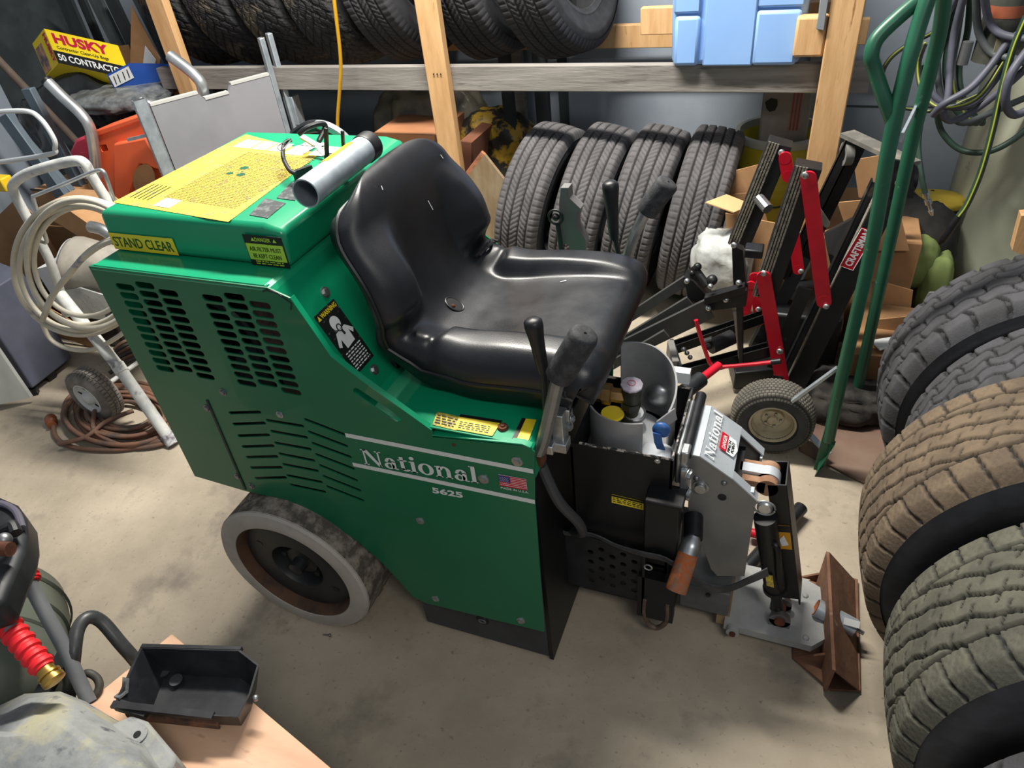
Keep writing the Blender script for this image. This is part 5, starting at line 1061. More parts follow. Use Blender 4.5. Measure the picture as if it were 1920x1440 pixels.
MB().prism([pw[0], pw[1], pw[1] + V((-.012, -.002, .012)), pw[0] + V((-.016, -.002, .008))], (0, .016, 0)).prism([pw[0], pw[0] + V((-.016, -.002, .008)), pw[4] + V((-.016, 0, 0)), pw[4]], (0, .016, 0)).obj('sheet_edge', mat('ply_edge', 'b8785a', '8f6043', 30, rough=.8), t)
for i, (x, w) in enumerate(((955, .05), (1020, .06))):
    a = ony(x, 165, 3.0); o = MB().bar((a.x, 2.98, .0), (a.x - .03, 3.05, 1.3), w, .03, (0, 1, 0)).obj('dark_strut', M_darkplank, org=(a.x, 2.98, 0)); lab(o, ('dark upright board behind the leaning plywood', 'dark upright board behind the leftmost road tyre')[i], 'board')
for i, (x0, x1, z) in enumerate(((-2.75, -2.3, .35), (-2.25, -1.98, .42))):
    o = MB().mm((x0, 2.8, 0), (x1, 3.2, z)).obj('storage_bin', mat('dark_bin', '24272a', '2e3134', 5, rough=.6), bev=.01, org=((x0 + x1) / 2, 3.0, 0)); lab(o, ('wide dark bin in the shade under the left end of the rack', 'dark bin in the shade behind the rear handle')[i], 'bin')
o = blob('cloth_bundle', [(-2.45, 2.55, 0), (-2.1, 2.8, .5)], mat('dark_cloth', '3a3936', '4a4845', 8, rough=.9), 'dark cloth bundle below the left end of the rack', 'cloth', 31, .3)
# ------------------------------------------------------------------ right side
# blue tote on the rack
t = thing('blue_tote', (-.25, 2.8, .952), 'pale blue plastic storage tote sitting at the right end of the rack', 'tote')
M_tote = mat('pale_blue_plastic', '7fa6dc', '8bb0e2', 3, rough=.45, lo=.3, hi=.7)
za = ony(1380, 108, 2.56).z; xa = ony(1258, 108, 2.56).x; xb = ony(1500, 106, 2.56).x
MB().prism([(xa, 2.56, .952), (xb, 2.56, .952), (xb + .01, 2.56, 1.4), (xa - .01, 2.56, 1.4)], (0, .5, 0)).obj('tub', M_tote, t, bev=.02)
for a, b, c, d in (((1315), 1418, 108, 0),):
    x0 = ony(1318, 100, 2.55).x; x1 = ony(1412, 100, 2.55).x; MB().mm((x0, 2.545, .954), (x1, 2.57, 1.4)).obj('centre_rib', M_tote, t, bev=.006)
z_ = ony(1285, 30, 2.55).z
MB().mm((xa + .004, 2.548, z_ + .006), (ony(1316, 0, 2.55).x, 2.57, 1.4)).obj('panel', M_tote, t, bev=.008); MB().mm((ony(1420, 0, 2.55).x, 2.548, z_ + .016), (xb - .004, 2.57, 1.4)).obj('panel', M_tote, t, bev=.008)
MB().mm((xa + .01, 2.545, .954), (ony(1316, 0, 2.55).x, 2.57, z_)).obj('panel', M_tote, t, bev=.012); MB().mm((ony(1420, 0, 2.55).x, 2.545, .954), (xb - .01, 2.57, z_ + .01)).obj('panel', M_tote, t, bev=.012)
a = O([(1540, -20), (1534, 30), (1530, 55), (1545, 58), (1556, -20)], 2.49); lab(MB().prism(a, (0, .03, 0)).obj('grey_bracket', mat('grey_plastic', '7d8288', rough=.5), bev=.002, org=tuple(a[2])), 'grey plastic strip hanging beside the right rack post', 'strip')
# yellow bucket with container
bc_ = V((-.085, 2.93, 0)); br_ = .148
t = thing('yellow_bucket', tuple(bc_), 'yellow plastic bucket under the rack behind the right post', 'bucket')
M_byel = mat('dull_yellow_plastic', 'a99f2a', 'b5ab35', 4, rough=.5)
MB().lathe([(.0001, .004), (.125, .0), (.143, .40), (.146, .40), (.150, .44), (.153, .44), (.153, .475), (.158, .475), (.158, .51), (.162, .51), (.162, .545), (.166, .56), (.166, .60), (.152, .60), (.148, .5), (.0001, .5)], bc_, (0, 0, 1), 48).obj('pail', M_byel, t, smooth=30)
MB().lathe([(.160, .60), (.170, .60), (.172, .615), (.168, .628), (.152, .628), (.152, .60)], bc_, (0, 0, 1), 48).obj('rim', mat('grey_rim', 'a0a096', rough=.5), t)
o = MB().mm((bc_.x - .075, 2.82, .50), (bc_.x + .095, 2.97, .82)).obj('can_body', mat('grey_can', '8b8580', '7a746f', 6, rough=.5), bev=.008); t2 = thing('oil_container', (bc_.x, 2.9, .5), 'grey rectangular container standing inside the yellow bucket', 'container'); o.parent = t2; o.location = -V(t2.location)
for k in (0, 1, 2): MB().mm((bc_.x + .03 + .012 * k, 2.818, .66), (bc_.x + .036 + .012 * k, 2.82, .80)).obj('red_stripe', mat('dull_red', '8a3a34'), t2)
MB().prism([(bc_.x - .04 + .02 * math.cos(k * .9) * (1 + .4 * (k % 2)), 2.8185, .75 + .025 * math.sin(k * .9)) for k in range(7)], (0, -.001, 0)).obj('dark_mark', M_blackpr, t2)
MB().tube([bc_ + V((-.16, -.02, .58)), bc_ + V((-.14, -.10, .45)), bc_ + V((0, -.17, .38)), bc_ + V((.12, -.1, .42)), bc_ + V((.155, -.02, .58))], .004, n=8).obj('bucket_handle', M_black, t)
# open cardboard box between tyres and lift
Yc_ = 2.45
t = thing('small_open_box', tuple(ony(1380, 560, Yc_)[:2]) + (0,), 'small open cardboard box behind the black lift channels', 'box')
MB().prism(O([(1360, 400), (1460, 420), (1460, 560), (1365, 545)], Yc_), (0, .006, 0)).obj('front_wall', M_card, t)
MB().prism(O([(1358, 325), (1425, 308), (1425, 360), (1358, 368)], Yc_ + .14), (0, .004, 0)).obj('back_flap', M_card, t)
MB().prism([ony(1322, 381, Yc_ - .08), ony(1362, 366, Yc_), ony(1410, 385, Yc_), ony(1376, 400, Yc_ - .08)], (0, 0, .004)).obj('side_flap', mat('pale_cardboard', 'c9a273', 'd0aa7c', 5, rough=.8), t)
MB().prism(O([(1356, 366), (1425, 360), (1440, 420), (1362, 400)], Yc_ + .12), (0, .004, 0)).obj('inside', M_card_d, t)
blob('clear_bag', [ony(1312, 512, 2.42) + V((0, -.08, -.02)), ony(1385, 448, 2.42) + V((.03, .08, 0))], mat('milky_film', 'c3c5c3', 'a4a7a6', 16, rough=.25, bump=.6, bscale=30), 'milky white plastic bag beside the linkage of the lift', 'bag', 14, .3)
blob('clear_bag', [ony(1450, 512, 2.48) + V((0, -.05, 0)), ony(1490, 450, 2.48) + V((.05, .08, 0))], MATS['milky_film'], 'grey-white plastic bag glimpsed between the red links', 'bag', 16, .3)
# ---- mower lift (black channels, red links)
t = thing('mower_lift', (.0, 2.1, 0), 'black and red steel mower lift standing folded behind the scraper', 'lift')
M_ch = mat('lift_black', '121315', '1c1d20', 12, rough=.42, c3='4a4640', s3=12, lo3=.64, hi3=.74)
M_grip2 = mat('dusty_grip_strip', '5f5b52', '868072', 70, rough=.9, lo=.4, hi=.6, bump=.4)
def channel(a, b, Y, w, dep, nm='channel', m=None, tread=True, Y2=None):
    p, q = ony(*a, Y), ony(*b, Y2 or Y); d = (q - p).normalized(); s_ = d.cross(V((0, 1, 0))).normalized()
    o = MB().bar(p, q, dep, w, s_).obj(nm, m or M_ch, t, bev=.002)
    if tread:
        side = -s_ if (-s_).x < 0 else s_
        mb = MB(); fo_ = V((0, -dep / 2 - .0015, 0))
        for k in range(4): mb.bar(p + side * w * (.42 - .12 * k) + fo_, q + side * w * (.42 - .12 * k) + fo_, .004, w * .075, side)
        mb.obj('grip_strip', M_grip2, o)
    return p, q, s_, d
channel((1464, 264), (1386, 455), 2.22, .070, .06); channel((1517, 307), (1434, 550), 2.04, .070, .06)
MB().tube([ony(1423, 372, 2.1), ony(1440, 392, 2.06)], .016, smooth=0).obj('cross_tube', M_steel, t)
channel((1612, 262), (1508, 478), 2.34, .045, .05, tread=False); channel((1508, 478), (1415, 655), 2.34, .045, .05, tread=False, Y2=2.2)
p, q, s_, d = channel((1686, 322), (1464, 775), 2.14, .062, .045, tread=False, Y2=2.02)
MB().bar(p + s_ * (-.03 if s_.x > 0 else .03), q + s_ * (-.03 if s_.x > 0 else .03), .03, .004, s_).obj('channel_flange', M_grip2, t)
MB().chan(ony(1596, 262, 2.30), ony(1470, 520, 2.30), .03, .03, .004, (0, 1, 0)).chan(ony(1646, 340, 2.18), ony(1440, 770, 2.12), .035, .04, .004, (0, 1, 0)).obj('channel', M_ch, t)
MB().bar(ony(1588, 250, 2.32), ony(1712, 308, 2.12), .05, .012).obj('top_bar', mat('dusty_grey_bar', '5a5853', '77736a', 14, rough=.7), t)
for (x, y, Y, r_) in ((1588, 288, 2.30, .035), (1702, 335, 2.16, .04)):
    c_ = ony(x, y, Y); MB().lathe([(r_ * .6, -.012), (r_, -.012), (r_, .012), (r_ * .6, .012)], c_, (1, .3, 0), 24).obj('roller', mat('pale_roller', '6f6e69', rough=.6) if x < 1600 else M_black, t)
MB().prism(O([(1678, 300), (1716, 308), (1712, 372), (1668, 372)], 2.10), (0, .01, 0)).obj('roller_fork', M_ch, t)
def link(a, b, Y, w, m=M_red, nm='red_link', Y2=None, th_=.008):
    p, q = ony(*a, Y), ony(*b, Y2 or Y); d = (q - p).normalized(); s_ = d.cross(V((0, 1, 0))).normalized()
    mb = MB().bar(p, q, th_, w, s_); 
    for c_ in (p, q): mb.cyl(c_ - V((0, th_ / 2 + .0004, 0)), c_ + V((0, th_ / 2 + .0004, 0)), w / 2, n=20)
    return mb.obj(nm, m, t)
link((1516, 335), (1545, 565), 2.0, .042); link((1432, 520), (1472, 745), 1.99, .042); link((1472, 296), (1478, 330), 2.18, .036); link((1486, 420), (1497, 505), 2.2, .034); link((1415, 520), (1425, 600), 2.2, .036)
link((1408, 535), (1398, 590), 2.18, .03); link((1484, 318), (1550, 420), 2.26, .02, mat('dusty_grey_bar', '5a5853'), 'grey_link')
for x, y, Y, r_ in ((1465, 286, 2.19, .010), (1510, 329, 2.00, .0115), (1432, 513, 1.99, .011), (1502, 509, 2.16, .009), (1462, 659, 1.98, .0105), (1474, 727, 1.98, .011), (1687, 343, 2.08, .012), (1549, 575, 1.99, .009), (1376, 460, 1.9, .009), (1422, 580, 2.1, .009)):
    c_ = ony(x, y, Y); MB().ball(c_, r_, sc=(1, .6, 1)).obj('bolt', M_zinc, t)
# maker's sign on the near rail
la, lb = ony(1587, 502, 2.055), ony(1628, 432, 2.065); lu_ = (lb - la).normalized(); lv_ = V((0, -1, 0)).cross(lu_); lv_ = lv_ if lv_.z > 0 else -lv_
lw = (lb - la).length
sg = decal('maker_sign', la - lv_ * .020, lu_, lv_, lw * 1.02, .040, M_red, t); text('lettering', 'CRAFTSMAN', la - lv_ * .011 + lu_ * .008, lu_, lv_, lw * .92, .022, M_white, sg, bold=.03)
MB().tube([la - lv_ * .0195 + V((0, -.002, 0)), la + lv_ * .0195 + V((0, -.002, 0)), lb + lv_ * .0195 + V((0, -.002, 0)), lb - lv_ * .0195 + V((0, -.002, 0))], .0012, closed=True, smooth=0, n=4).obj('sign_border', M_white, sg)
# mast, mount, block
MB().prism(O([(1372, 456), (1380, 464), (1393, 470), (1398, 530), (1392, 580), (1392, 690), (1386, 690), (1380, 570), (1374, 520)], 1.92), (0, .03, 0)).obj('mast', M_blackp, t)
MB().mm(tuple(ony(1394, 484, 1.90)), tuple(ony(1434, 456, 1.95))).obj('black_cap', M_black, t, bev=.004)
MB().prism(O([(1282, 520), (1300, 528), (1330, 560), (1400, 545), (1398, 575), (1335, 582), (1290, 560)], 1.90), (0, .05, 0)).obj('joint_plate', M_ch, t)
MB().prism(O([(1320, 560), (1395, 538), (1396, 550), (1322, 572)], 1.86), (0, .03, 0)).obj('joint_plate', M_ch, t)
MB().cyl(ony(1300, 500, 1.93), ony(1326, 535, 1.9), .012, n=12).ball(ony(1308, 500, 1.92), .012).ball(ony(1298, 512, 1.92), .01).ball(ony(1335, 525, 1.9), .016).obj('ball_joint', M_blackp, t)
for x, y in ((1288, 527), (1332, 537), (1361, 562), (1385, 530), (1328, 578)): MB().ball(ony(x, y, 1.87), .0085).obj('bolt', M_zinc, t)
# grey arms reaching to the scraper
M_arm = mat('dark_grey_arm', '333333', '3d3d3c', 8, rough=.5)
def arm(a, b, Ya, Yb, w, th_=.012): 
    p, q = ony(*a, Ya), ony(*b, Yb); d = (q - p).normalized(); s_ = d.cross(V((0, 1, 0))).normalized(); MB().bar(p, q, th_, w, s_).obj('lift_arm', M_arm, t, bev=.001)
arm((1160, 608), (1288, 524), 1.86, 1.92, .030); arm((1150, 655), (1296, 566), 1.84, 1.90, .044); arm((1120, 680), (1330, 578), 1.80, 1.88, .066); arm((1120, 700), (1250, 625), 1.78, 1.82, .03)
# floor frame of the lift
MB().chan(ony(1262, 652, 1.95), ony(1440, 590, 2.2), .03, .035, .004, (0, 0, 1)).chan(ony(1272, 700, 1.86), ony(1440, 655, 2.02), .03, .04, .004, (0, 0, 1)).bar(ony(1258, 645, 1.96), ony(1275, 698, 1.85), .012, .05).obj('floor_frame', M_ch, t)
MB().bar(ony(1256, 650, 1.95), ony(1266, 690, 1.86), .02, .06).obj('grey_end_pad', mat('grey_pad', '6d6b68', rough=.8), t)
MB().tube(O([(1305, 600), (1314, 632), (1326, 668), (1333, 683), (1346, 688), (1400, 684), (1448, 679)], 1.85), .0065).obj('red_handle', M_red, t)
MB().cyl(ony(1446, 679, 1.85), ony(1464, 677, 1.85), .009, n=12).obj('handle_tip', M_black, t)
MB().cyl(ony(1332, 650, 1.92), ony(1372, 632, 1.98), .025, n=20).cyl(ony(1318, 652, 1.92), ony(1334, 647, 1.93), .012, n=12).obj('spring_barrel', M_blackp, t)
sp_ = [ony(1318 + k * .45, 640 - k * .15 + 4 * math.sin(k * 1.57), 1.91 + .008 * math.cos(k * 1.57)) for k in range(36)]
MB().tube(sp_, .0016, n=5, smooth=2).obj('spring', M_zinc, t)
for x, y in ((1288, 662), (1294, 670), (1282, 655)): MB().ball(ony(x, y, 1.9), .008).obj('bolt', M_steel, t)
MB().bar(ony(1378, 585, 1.93), ony(1388, 672, 1.93), .010, .006, (0, 1, 0)).obj('strut', M_steel, t)
MB().cyl(ony(1412, 737, 1.88), ony(1478, 748, 1.88), .009, n=12).cyl(ony(1410, 735, 1.88), ony(1420, 742, 1.88), .02, n=6).obj('long_bolt', M_steel, t)
MB().prism(O([(1440, 560), (1500, 545), (1530, 590), (1500, 600), (1450, 600)], 2.28), (0, .02, 0)).obj('cross_plate', mat('dusty_grey_bar', '5a5853'), t)
MB().prism([onz(1365, 690, .02), onz(1450, 690, .02), onz(1470, 720, .02), onz(1375, 730, .02)], (0, 0, .07)).obj('base_block', M_blackp, t, bev=.004)
MB().bar(ony(1460, 700, 2.0), ony(1452, 752, 2.0), .03, .03, (0, 1, 0)).bar(ony(1510, 540, 2.02), ony(1450, 690, 2.02), .04, .008, (0, 1, 0)).obj('lower_arm', M_ch, t)
# dark bundle behind the lift
o = MB().mm((.05, 2.45, 0), (.42, 2.9, .42)).obj('box_body', M_card_d, bev=.004); t3 = thing('brown_carton', (.23, 2.6, 0), 'brown cardboard carton standing behind the mower lift rails', 'carton'); o.parent = t3; o.location = -V(t3.location)
MB().prism(O([(1600, 300), (1660, 290), (1700, 340), (1690, 380), (1610, 370)], 2.44), (0, .004, 0)).obj('torn_flap', M_card, t3); MB().prism(O([(1570, 380), (1680, 370), (1705, 470), (1600, 470)], 2.42), (0, .005, 0)).obj('torn_flap', M_card, t3)
o = MB().prism(O([(1545, 440), (1600, 410), (1630, 470), (1600, 520), (1560, 510)], 2.35), (0, .02, 0)).obj('grey_leaflet', mat('grey_print', '8d9092', '3d3f42', 9, rough=.6, lo=.5, hi=.56)); lab(o, 'grey printed leaflet between the mower lift rails', 'leaflet')
o = MB().mm((-.02, 2.18, 0), (.21, 2.44, .26)).obj('black_crate', M_blackp, bev=.01, org=(.1, 2.3, 0)); lab(o, 'black crate on the floor behind the lower rails of the mower lift', 'crate')
o = blob('rope_bundle', [(.16, 1.98, 0), (.34, 2.14, .09)], mat('dark_tangle', '1d1b1a', '383430', 20, rough=.9), 'dark tangled bundle on the floor between hand truck and mower lift', 'bundle', 51, .4)
# low open carton with papers, right of the hand truck
t = thing('low_carton', tuple(onz(1650, 720, 0)), 'low brown carton with white papers behind the hand truck', 'carton')
a0_ = onz(1600, 745, 0); 
MB().prism([(.23, 2.08, 0), (.62, 2.12, 0), (.64, 2.40, 0), (.25, 2.42, 0)], (0, 0, .20)).obj('box_body', M_card_d, t, bev=.003)
MB().prism(O([(1640, 525), (1712, 545), (1705, 600), (1640, 585)], 2.42), (0, .005, 0)).obj('flap', M_card, t)
MB().prism(O([(1640, 600), (1735, 590), (1725, 640), (1650, 640)], 2.25), (0, .004, 0)).obj('flap', M_card, t)
MB().prism(O([(1718, 590), (1742, 548), (1752, 548), (1730, 610)], 2.05), (0, .003, 0)).obj('white_paper', M_white, t)
MB().prism([onz(1632, 640, .215), onz(1700, 628, .215), onz(1708, 637, .215), onz(1650, 658, .215)], (0, 0, .004)).obj('white_paper', M_white, t)
# green and black work bag
t = thing('tool_bag', (.42, 2.75, 0), 'lime green and black padded work bag between hand truck and tank', 'bag')
M_lime = mat('lime_fabric', '76864f', '66753f', 8, rough=.8)
gb = lambda nm, lo, hi, m, sd, amp=.12: (lambda o: (o.__delitem__('label'), o.__delitem__('category'), setattr(o, 'parent', t), setattr(o, 'location', V(o.location) - V(t.location)), setattr(o, 'name', nm)))(blob('bag_' + nm, [lo, hi], m, 'x', 'x', sd, amp))
gb('bag_body', (.28, 2.62, 0), (.56, 2.92, .42), mat('black_fabric', '1b1b1a', '262624', 9, rough=.85), 41)
gb('green_panel', (.32, 2.56, .18), (.50, 2.70, .36), M_lime, 42); gb('green_flap', (.47, 2.55, .08), (.56, 2.68, .30), M_lime, 43)
gb('yellow_rim', (.34, 2.74, .40), (.56, 2.86, .45), mat('dusty_yellow_fabric', 'a58f2e', rough=.8), 44)
# ---- hand truck
t = thing('hand_truck', (.20, 1.85, 0), 'tall dark green tubular hand truck standing beside the big tyres', 'hand truck')
nt = [(.210, 1.735, .0), (.197, 1.735, .12), ony(1580, 700, 1.735), ony(1631, 480, 1.735), ony(1668, 270, 1.74), ony(1700, 130, 1.76), ony(1722, 50, 1.78), ony(1745, -20, 1.80), ony(1765, -90, 1.83)]
ft = [onz(1598, 775, .02), onz(1605, 745, .06), ony(1663, 480, 2.03), ony(1703, 293, 2.02), ony(1723, 213, 2.01), ony(1745, 130, 1.99), ony(1765, 40, 1.96), ony(1778, -90, 1.9)]
ft = [V((nt[0][0] + .06, 2.03, 0))] + [ony(1598, 775, 2.03)] + ft[2:]
MB().tube(nt[1:], .0165, n=18).obj('near_upright', M_htgreen, t, smooth=60); MB().tube(ft[1:], .0165, n=18).obj('far_upright', M_htgreen, t, smooth=60)
hg = [ony(1676, 235, 1.75), ony(1660, 190, 1.75), ony(1640, 130, 1.76), ony(1634, 105, 1.76), ony(1645, 72, 1.77), ony(1685, 32, 1.79), ony(1735, -10, 1.82), ony(1790, -60, 1.86)]
MB().tube(hg, .0155, n=16).obj('side_grip', M_htgreen, t, smooth=60)
MB().bar(ony(1690, 258, 1.76), ony(1716, 205, 2.0), .006, .02).obj('cross_strap', M_galv, t)
MB().prism([(.213, 1.715, .12), (.186, 1.735, .14), (.194, 1.745, .01), (.178, 1.70, -.0)], (.004, .02, 0)).prism(O([(1548, 800), (1572, 790), (1548, 872), (1522, 893)], 1.73), (0, .008, 0)).obj('base_fin', M_htgreen, t)
MB().bar(ony(1570, 690, 1.76), ony(1485, 752, 1.76), .014, .008, (0, 0, 1)).obj('brace', M_galv, t)
# pneumatic wheel of the hand truck
wt = tyre('cart_wheel', .124, .098, .062, pat_turf, mat('worn_small_tread', '6a665d', '58554e', 14, rough=.9, attr='top', attrc='232220'), 'x', nu=300, nv=70, depth=.0025)
wc = onz(1452, 790, .124); wc = V((.035, 1.80, .126))
for k in ('label', 'category'): del wt[k]
def wheel_on(root, x, y, z, yaw, m_rim):
    put(root, (x, y, z), yaw)
    rm = MB().lathe([(.066, -.036), (.069, -.042), (.064, -.044), (.06, -.034), (.056, -.01), (.036, -.006), (.03, -.012), (.016, -.012), (.014, -.022), (.0001, -.022), (.0001, .03), (.06, .034), (.066, .036)], (0, 0, 0), (0, 1, 0), 40).obj('rim', m_rim, None); rm.parent = root
    for k in range(5):
        A = k * 2 * PI / 5; b_ = MB().cyl((.024 * math.cos(A), -.012, .024 * math.sin(A)), (.024 * math.cos(A), -.019, .024 * math.sin(A)), .004, n=6).obj('lug_nut', M_steel, None); b_.parent = root
wheel_on(wt, wc.x, wc.y, wc.z, .06, mat('cream_rim', 'b5ab92', 'a39a82', 8, rough=.5, c3='6b5a48', s3=6, lo3=.6, hi3=.7))
lab(wt, 'small pneumatic wheel with cream rim on the hand truck', 'wheel')
MB().cyl((wc.x, wc.y - .02, wc.z), (wc.x + .01, 2.05, wc.z), .009, n=12).obj('axle', M_steel, t)
MB().bar((.05, 1.90, .10), (.21, 1.76, .045), .02, .006).obj('axle_bracket', M_galv, t)
fp_ = [onz(1500, 795, .004), onz(1560, 765, .004), onz(1700, 770, .004), V((.95, 2.1, .004)), V((.95, 1.80, .004)), onz(1690, 935, .004), onz(1640, 918, .004)]
MB().prism([V((.13, 1.80, .003)), V((.14, 2.10, .003)), V((.95, 2.12, .003)), V((.95, 1.74, .003)), onz(1640, 918, .003)], (0, 0, .006)).obj('floor_plate', mat('rusty_floor_sheet', '6b4f42', '7d6a5c', 5, rough=.7, lo=.3, hi=.7, c3='8a4a30', s3=4, lo3=.6, hi3=.7))
lab(bpy.data.objects['floor_plate'], 'flat rust-brown steel sheet on the floor under the hand truck', 'sheet'); 
a = onz(1578, 770, .012); lab(MB().bar(a, a + V((.035, -.06, 0)), .018, .006).obj('wood_chip', M_pine, org=tuple(a)), 'small orange wood chip on the rusty sheet', 'chip')
# floor pipe (jack handle): black grip and red rod
pa, pb = onz(1502, 952, .03), onz(1392, 1075, .03)
t = thing('jack_handle', tuple((pa + pb) / 2), 'black-gripped pipe handle lying on the floor behind the head', 'handle')
MB().cyl(pa, pb, .019, n=20).obj('grip', M_black, t); MB().cyl(pa + (pa - pb).normalized() * .001, pa, .016, n=20).obj('pipe_end', mat('dull_grey', '55585a'), t)
MB().cyl(onz(1405, 998, .03), onz(1440, 1006, .03), .013, n=14).obj('red_rod', M_red, t)
pa, pb = ony(1296, 725, 1.55), ony(1348, 685, 1.66)
t = thing('red_pump_handle', tuple(pa), 'red pump handle with a dark grip just above the tank box', 'handle')
MB().cyl(pa + (pb - pa) * .35, pb, .012, n=14).obj('red_rod', M_red, t); MB().tube([pa - (pb - pa) * .25, pa, pa + (pb - pa) * .35], .022, smooth=0, n=14).obj('grip', M_blacks, t)
# ---- tank and hoses
t = thing('air_tank', (.83, 2.92, 0), 'big upright pale grey-green pressure tank in the right corner', 'tank')
M_tank = mat('pale_tank_paint', 'a1a593', 'b0b39f', 3, rough=.5, lo=.3, hi=.7, c3='6d5a3e', s3=6, lo3=.66, hi3=.72, bump=.05)
tcx, tcy, tR = .84, 2.92, .30
MB().lathe([(.0001, .0), (.10, .008), (.2, .04), (.26, .09), (.29, .15), (tR, .2), (tR, 1.1), (.27, 1.2), (.15, 1.26), (.0001, 1.28)], (tcx, tcy, .02), (0, 0, 1), 64).obj('shell', M_tank, t, smooth=60)
for a_ in (-2.4, -.7, 1.0): MB().bar((tcx + .25 * math.cos(a_), tcy + .25 * math.sin(a_), .2), (tcx + .27 * math.cos(a_), tcy + .27 * math.sin(a_), 0), .04, .01).obj('leg', M_blackp, t)
a = ony(1888, 20, 2.55); MB().cyl(a + V((0, 0, -.13)), a + V((0, 0, .2)), .055, n=24).obj('pump_barrel', mat('dark_olive_metal', '33342f', '474840', 8, rough=.6), t)
MB().cyl(a + V((0, 0, -.01)), a + V((0, 0, .02)), .056, n=24).obj('orange_band', mat('dull_orange', '8a4a30'), t); MB().box(a + V((.03, -.04, -.09)), (.09, .05, .06)).obj('bracket', mat('khaki_metal', '6f6a56'), t)
M_h1 = mat('slate_hose', '484a56', '555664', 9, rough=.5); M_h2 = mat('dark_grey_hose', '3c4143', '4b5052', 9, rough=.55); M_h3 = mat('dark_green_hose', '25382f', '2f463a', 9, rough=.5)
M_ys = mat('yellow_stripe', 'a0aa3a', rough=.5)
ho = thing('air_hose_coil', tuple(ony(1800, 150, 2.5)), 'tangle of slate, green and yellow-striped air hoses hanging on the wall', 'hose')
def hose(pts, Y, m, r=.0095, st=False, j=.03):
    P_ = [ony(x, y, Y + j * math.sin(i * 1.3)) for i, (x, y) in enumerate(pts)]; MB().tube(P_, r, n=10).obj('hose', m, ho, smooth=60)
    if st: MB().tube([p + V((-.002, -r * .8, .002)) for p in P_], r * .32, n=6).obj('stripe', M_ys, ho)
hose([(1792, -10), (1775, 30), (1750, 60), (1700, 85), (1665, 115), (1655, 150), (1680, 195), (1720, 205), (1765, 205), (1850, 170)], 2.62, M_h2, .007, True)
hose([(1808, -10), (1790, 60), (1782, 120), (1778, 180), (1768, 212), (1785, 226), (1830, 205), (1900, 150), (1960, 90)], 2.5, M_h1, .0105)
hose([(1800, -20), (1760, 60), (1740, 120), (1745, 170), (1780, 200), (1830, 190), (1890, 120), (1950, 50)], 2.52, M_h1, .010)
hose([(1830, -10), (1835, 60), (1860, 100), (1900, 110), (1960, 130)], 2.48, M_h2, .0105); hose([(1845, -10), (1855, 40), (1880, 65), (1940, 75)], 2.46, M_h1, .0105)
for k, (x0, dx) in enumerate(((1760, 0), (1775, 6), (1788, 8), (1800, 14))): hose([(x0 + 20, -20), (x0 + dx, 60), (x0 - 2, 130), (x0 + 8, 190), (x0 + 40, 230), (1850, 215), (1930, 180)], 2.58 + .02 * k, M_h3 if k % 2 else M_h2, .0095, k == 2)
hose([(1756, 200), (1765, 245), (1800, 280), (1850, 285), (1900, 262), (1950, 220)], 2.56, M_h3, .0095)
hose([(1960, 40), (1900, 70), (1860, 120), (1820, 165), (1770, 195), (1750, 215)], 2.45, M_h1, .0105); hose([(1960, 190), (1930, 205), (1900, 215), (1885, 190), (1895, 140), (1930, 90)], 2.4, M_h1, .0115)
hose([(1735, 80), (1722, 120), (1728, 165), (1760, 200), (1830, 185), (1885, 110), (1930, 30)], 2.47, M_h2, .008, True)
hose([(1728, 120), (1730, 200), (1722, 270), (1728, 330), (1735, 362)], 2.55, M_h3, .0085)
hose([(1925, 30), (1900, 90), (1880, 160), (1862, 240), (1840, 320), (1815, 380), (1798, 405)], 2.42, M_h3, .0095, True, 0)
a, b = ony(1798, 405, 2.42), ony(1762, 458, 2.42); MB().lathe([(.010, 0), (.013, .02), (.013, .09), (.007, .10), (.005, (b - a).length), (.0001, (b - a).length)], a, b - a, 12).obj('nozzle', M_black, ho)
a, b = ony(1735, 360, 2.55), ony(1748, 404, 2.55); MB().lathe([(.013, 0), (.013, .012), (.007, .014), (.007, .03), (.011, .03), (.011, .045), (.006, .047), (.006, .07), (.009, .07), (.004, (b - a).length), (.0001, (b - a).length)], a, b - a, 12).obj('brass_coupler', M_zinc, ho)
a = ony(1816, 78, 2.45); MB().cyl(a, a + V((0, 0, -.06)), .014, n=12).obj('coupler_sleeve', M_steel, ho)
a = [ony(1898, 470, 2.2), ony(1915, 405, 2.2), ony(1960, 400, 2.2), ony(1960, 500, 2.2)]; lab(MB().prism(a, (0, .04, 0)).obj('wood_offcut', M_pine, org=tuple(a[0])), 'pine board end at the right edge above the back tyre', 'board')
# ------------------------------------------------------------------ foreground left
BZ = .42
t = thing('plywood_board', (-.95, .25, 0), 'pinkish plywood board on a low stand in the left foreground', 'board')
q_ = [onz(322, 1188, BZ), onz(680, 1490, BZ), V((-.2, -.2, BZ)), V((-.9, -.3, BZ)), onz(60, 1400, BZ)]
MB().prism(q_, (0, 0, -.018)).obj('sheet', mat('pink_plywood', 'c39a7d', 'd6b093', 4, rough=.6, stretch=(1, 4, 1), lo=.3, hi=.7, c3='a57e66', s3=7, lo3=.62, hi3=.7, bump=.06), t, bev=.002)
cc_ = sum((V(p) for p in q_), V((0, 0, 0))) / 5
MB().mm((cc_.x - .16, cc_.y - .22, 0), (cc_.x + .18, cc_.y + .12, BZ - .018)).obj('stand', M_ply_dark, t)
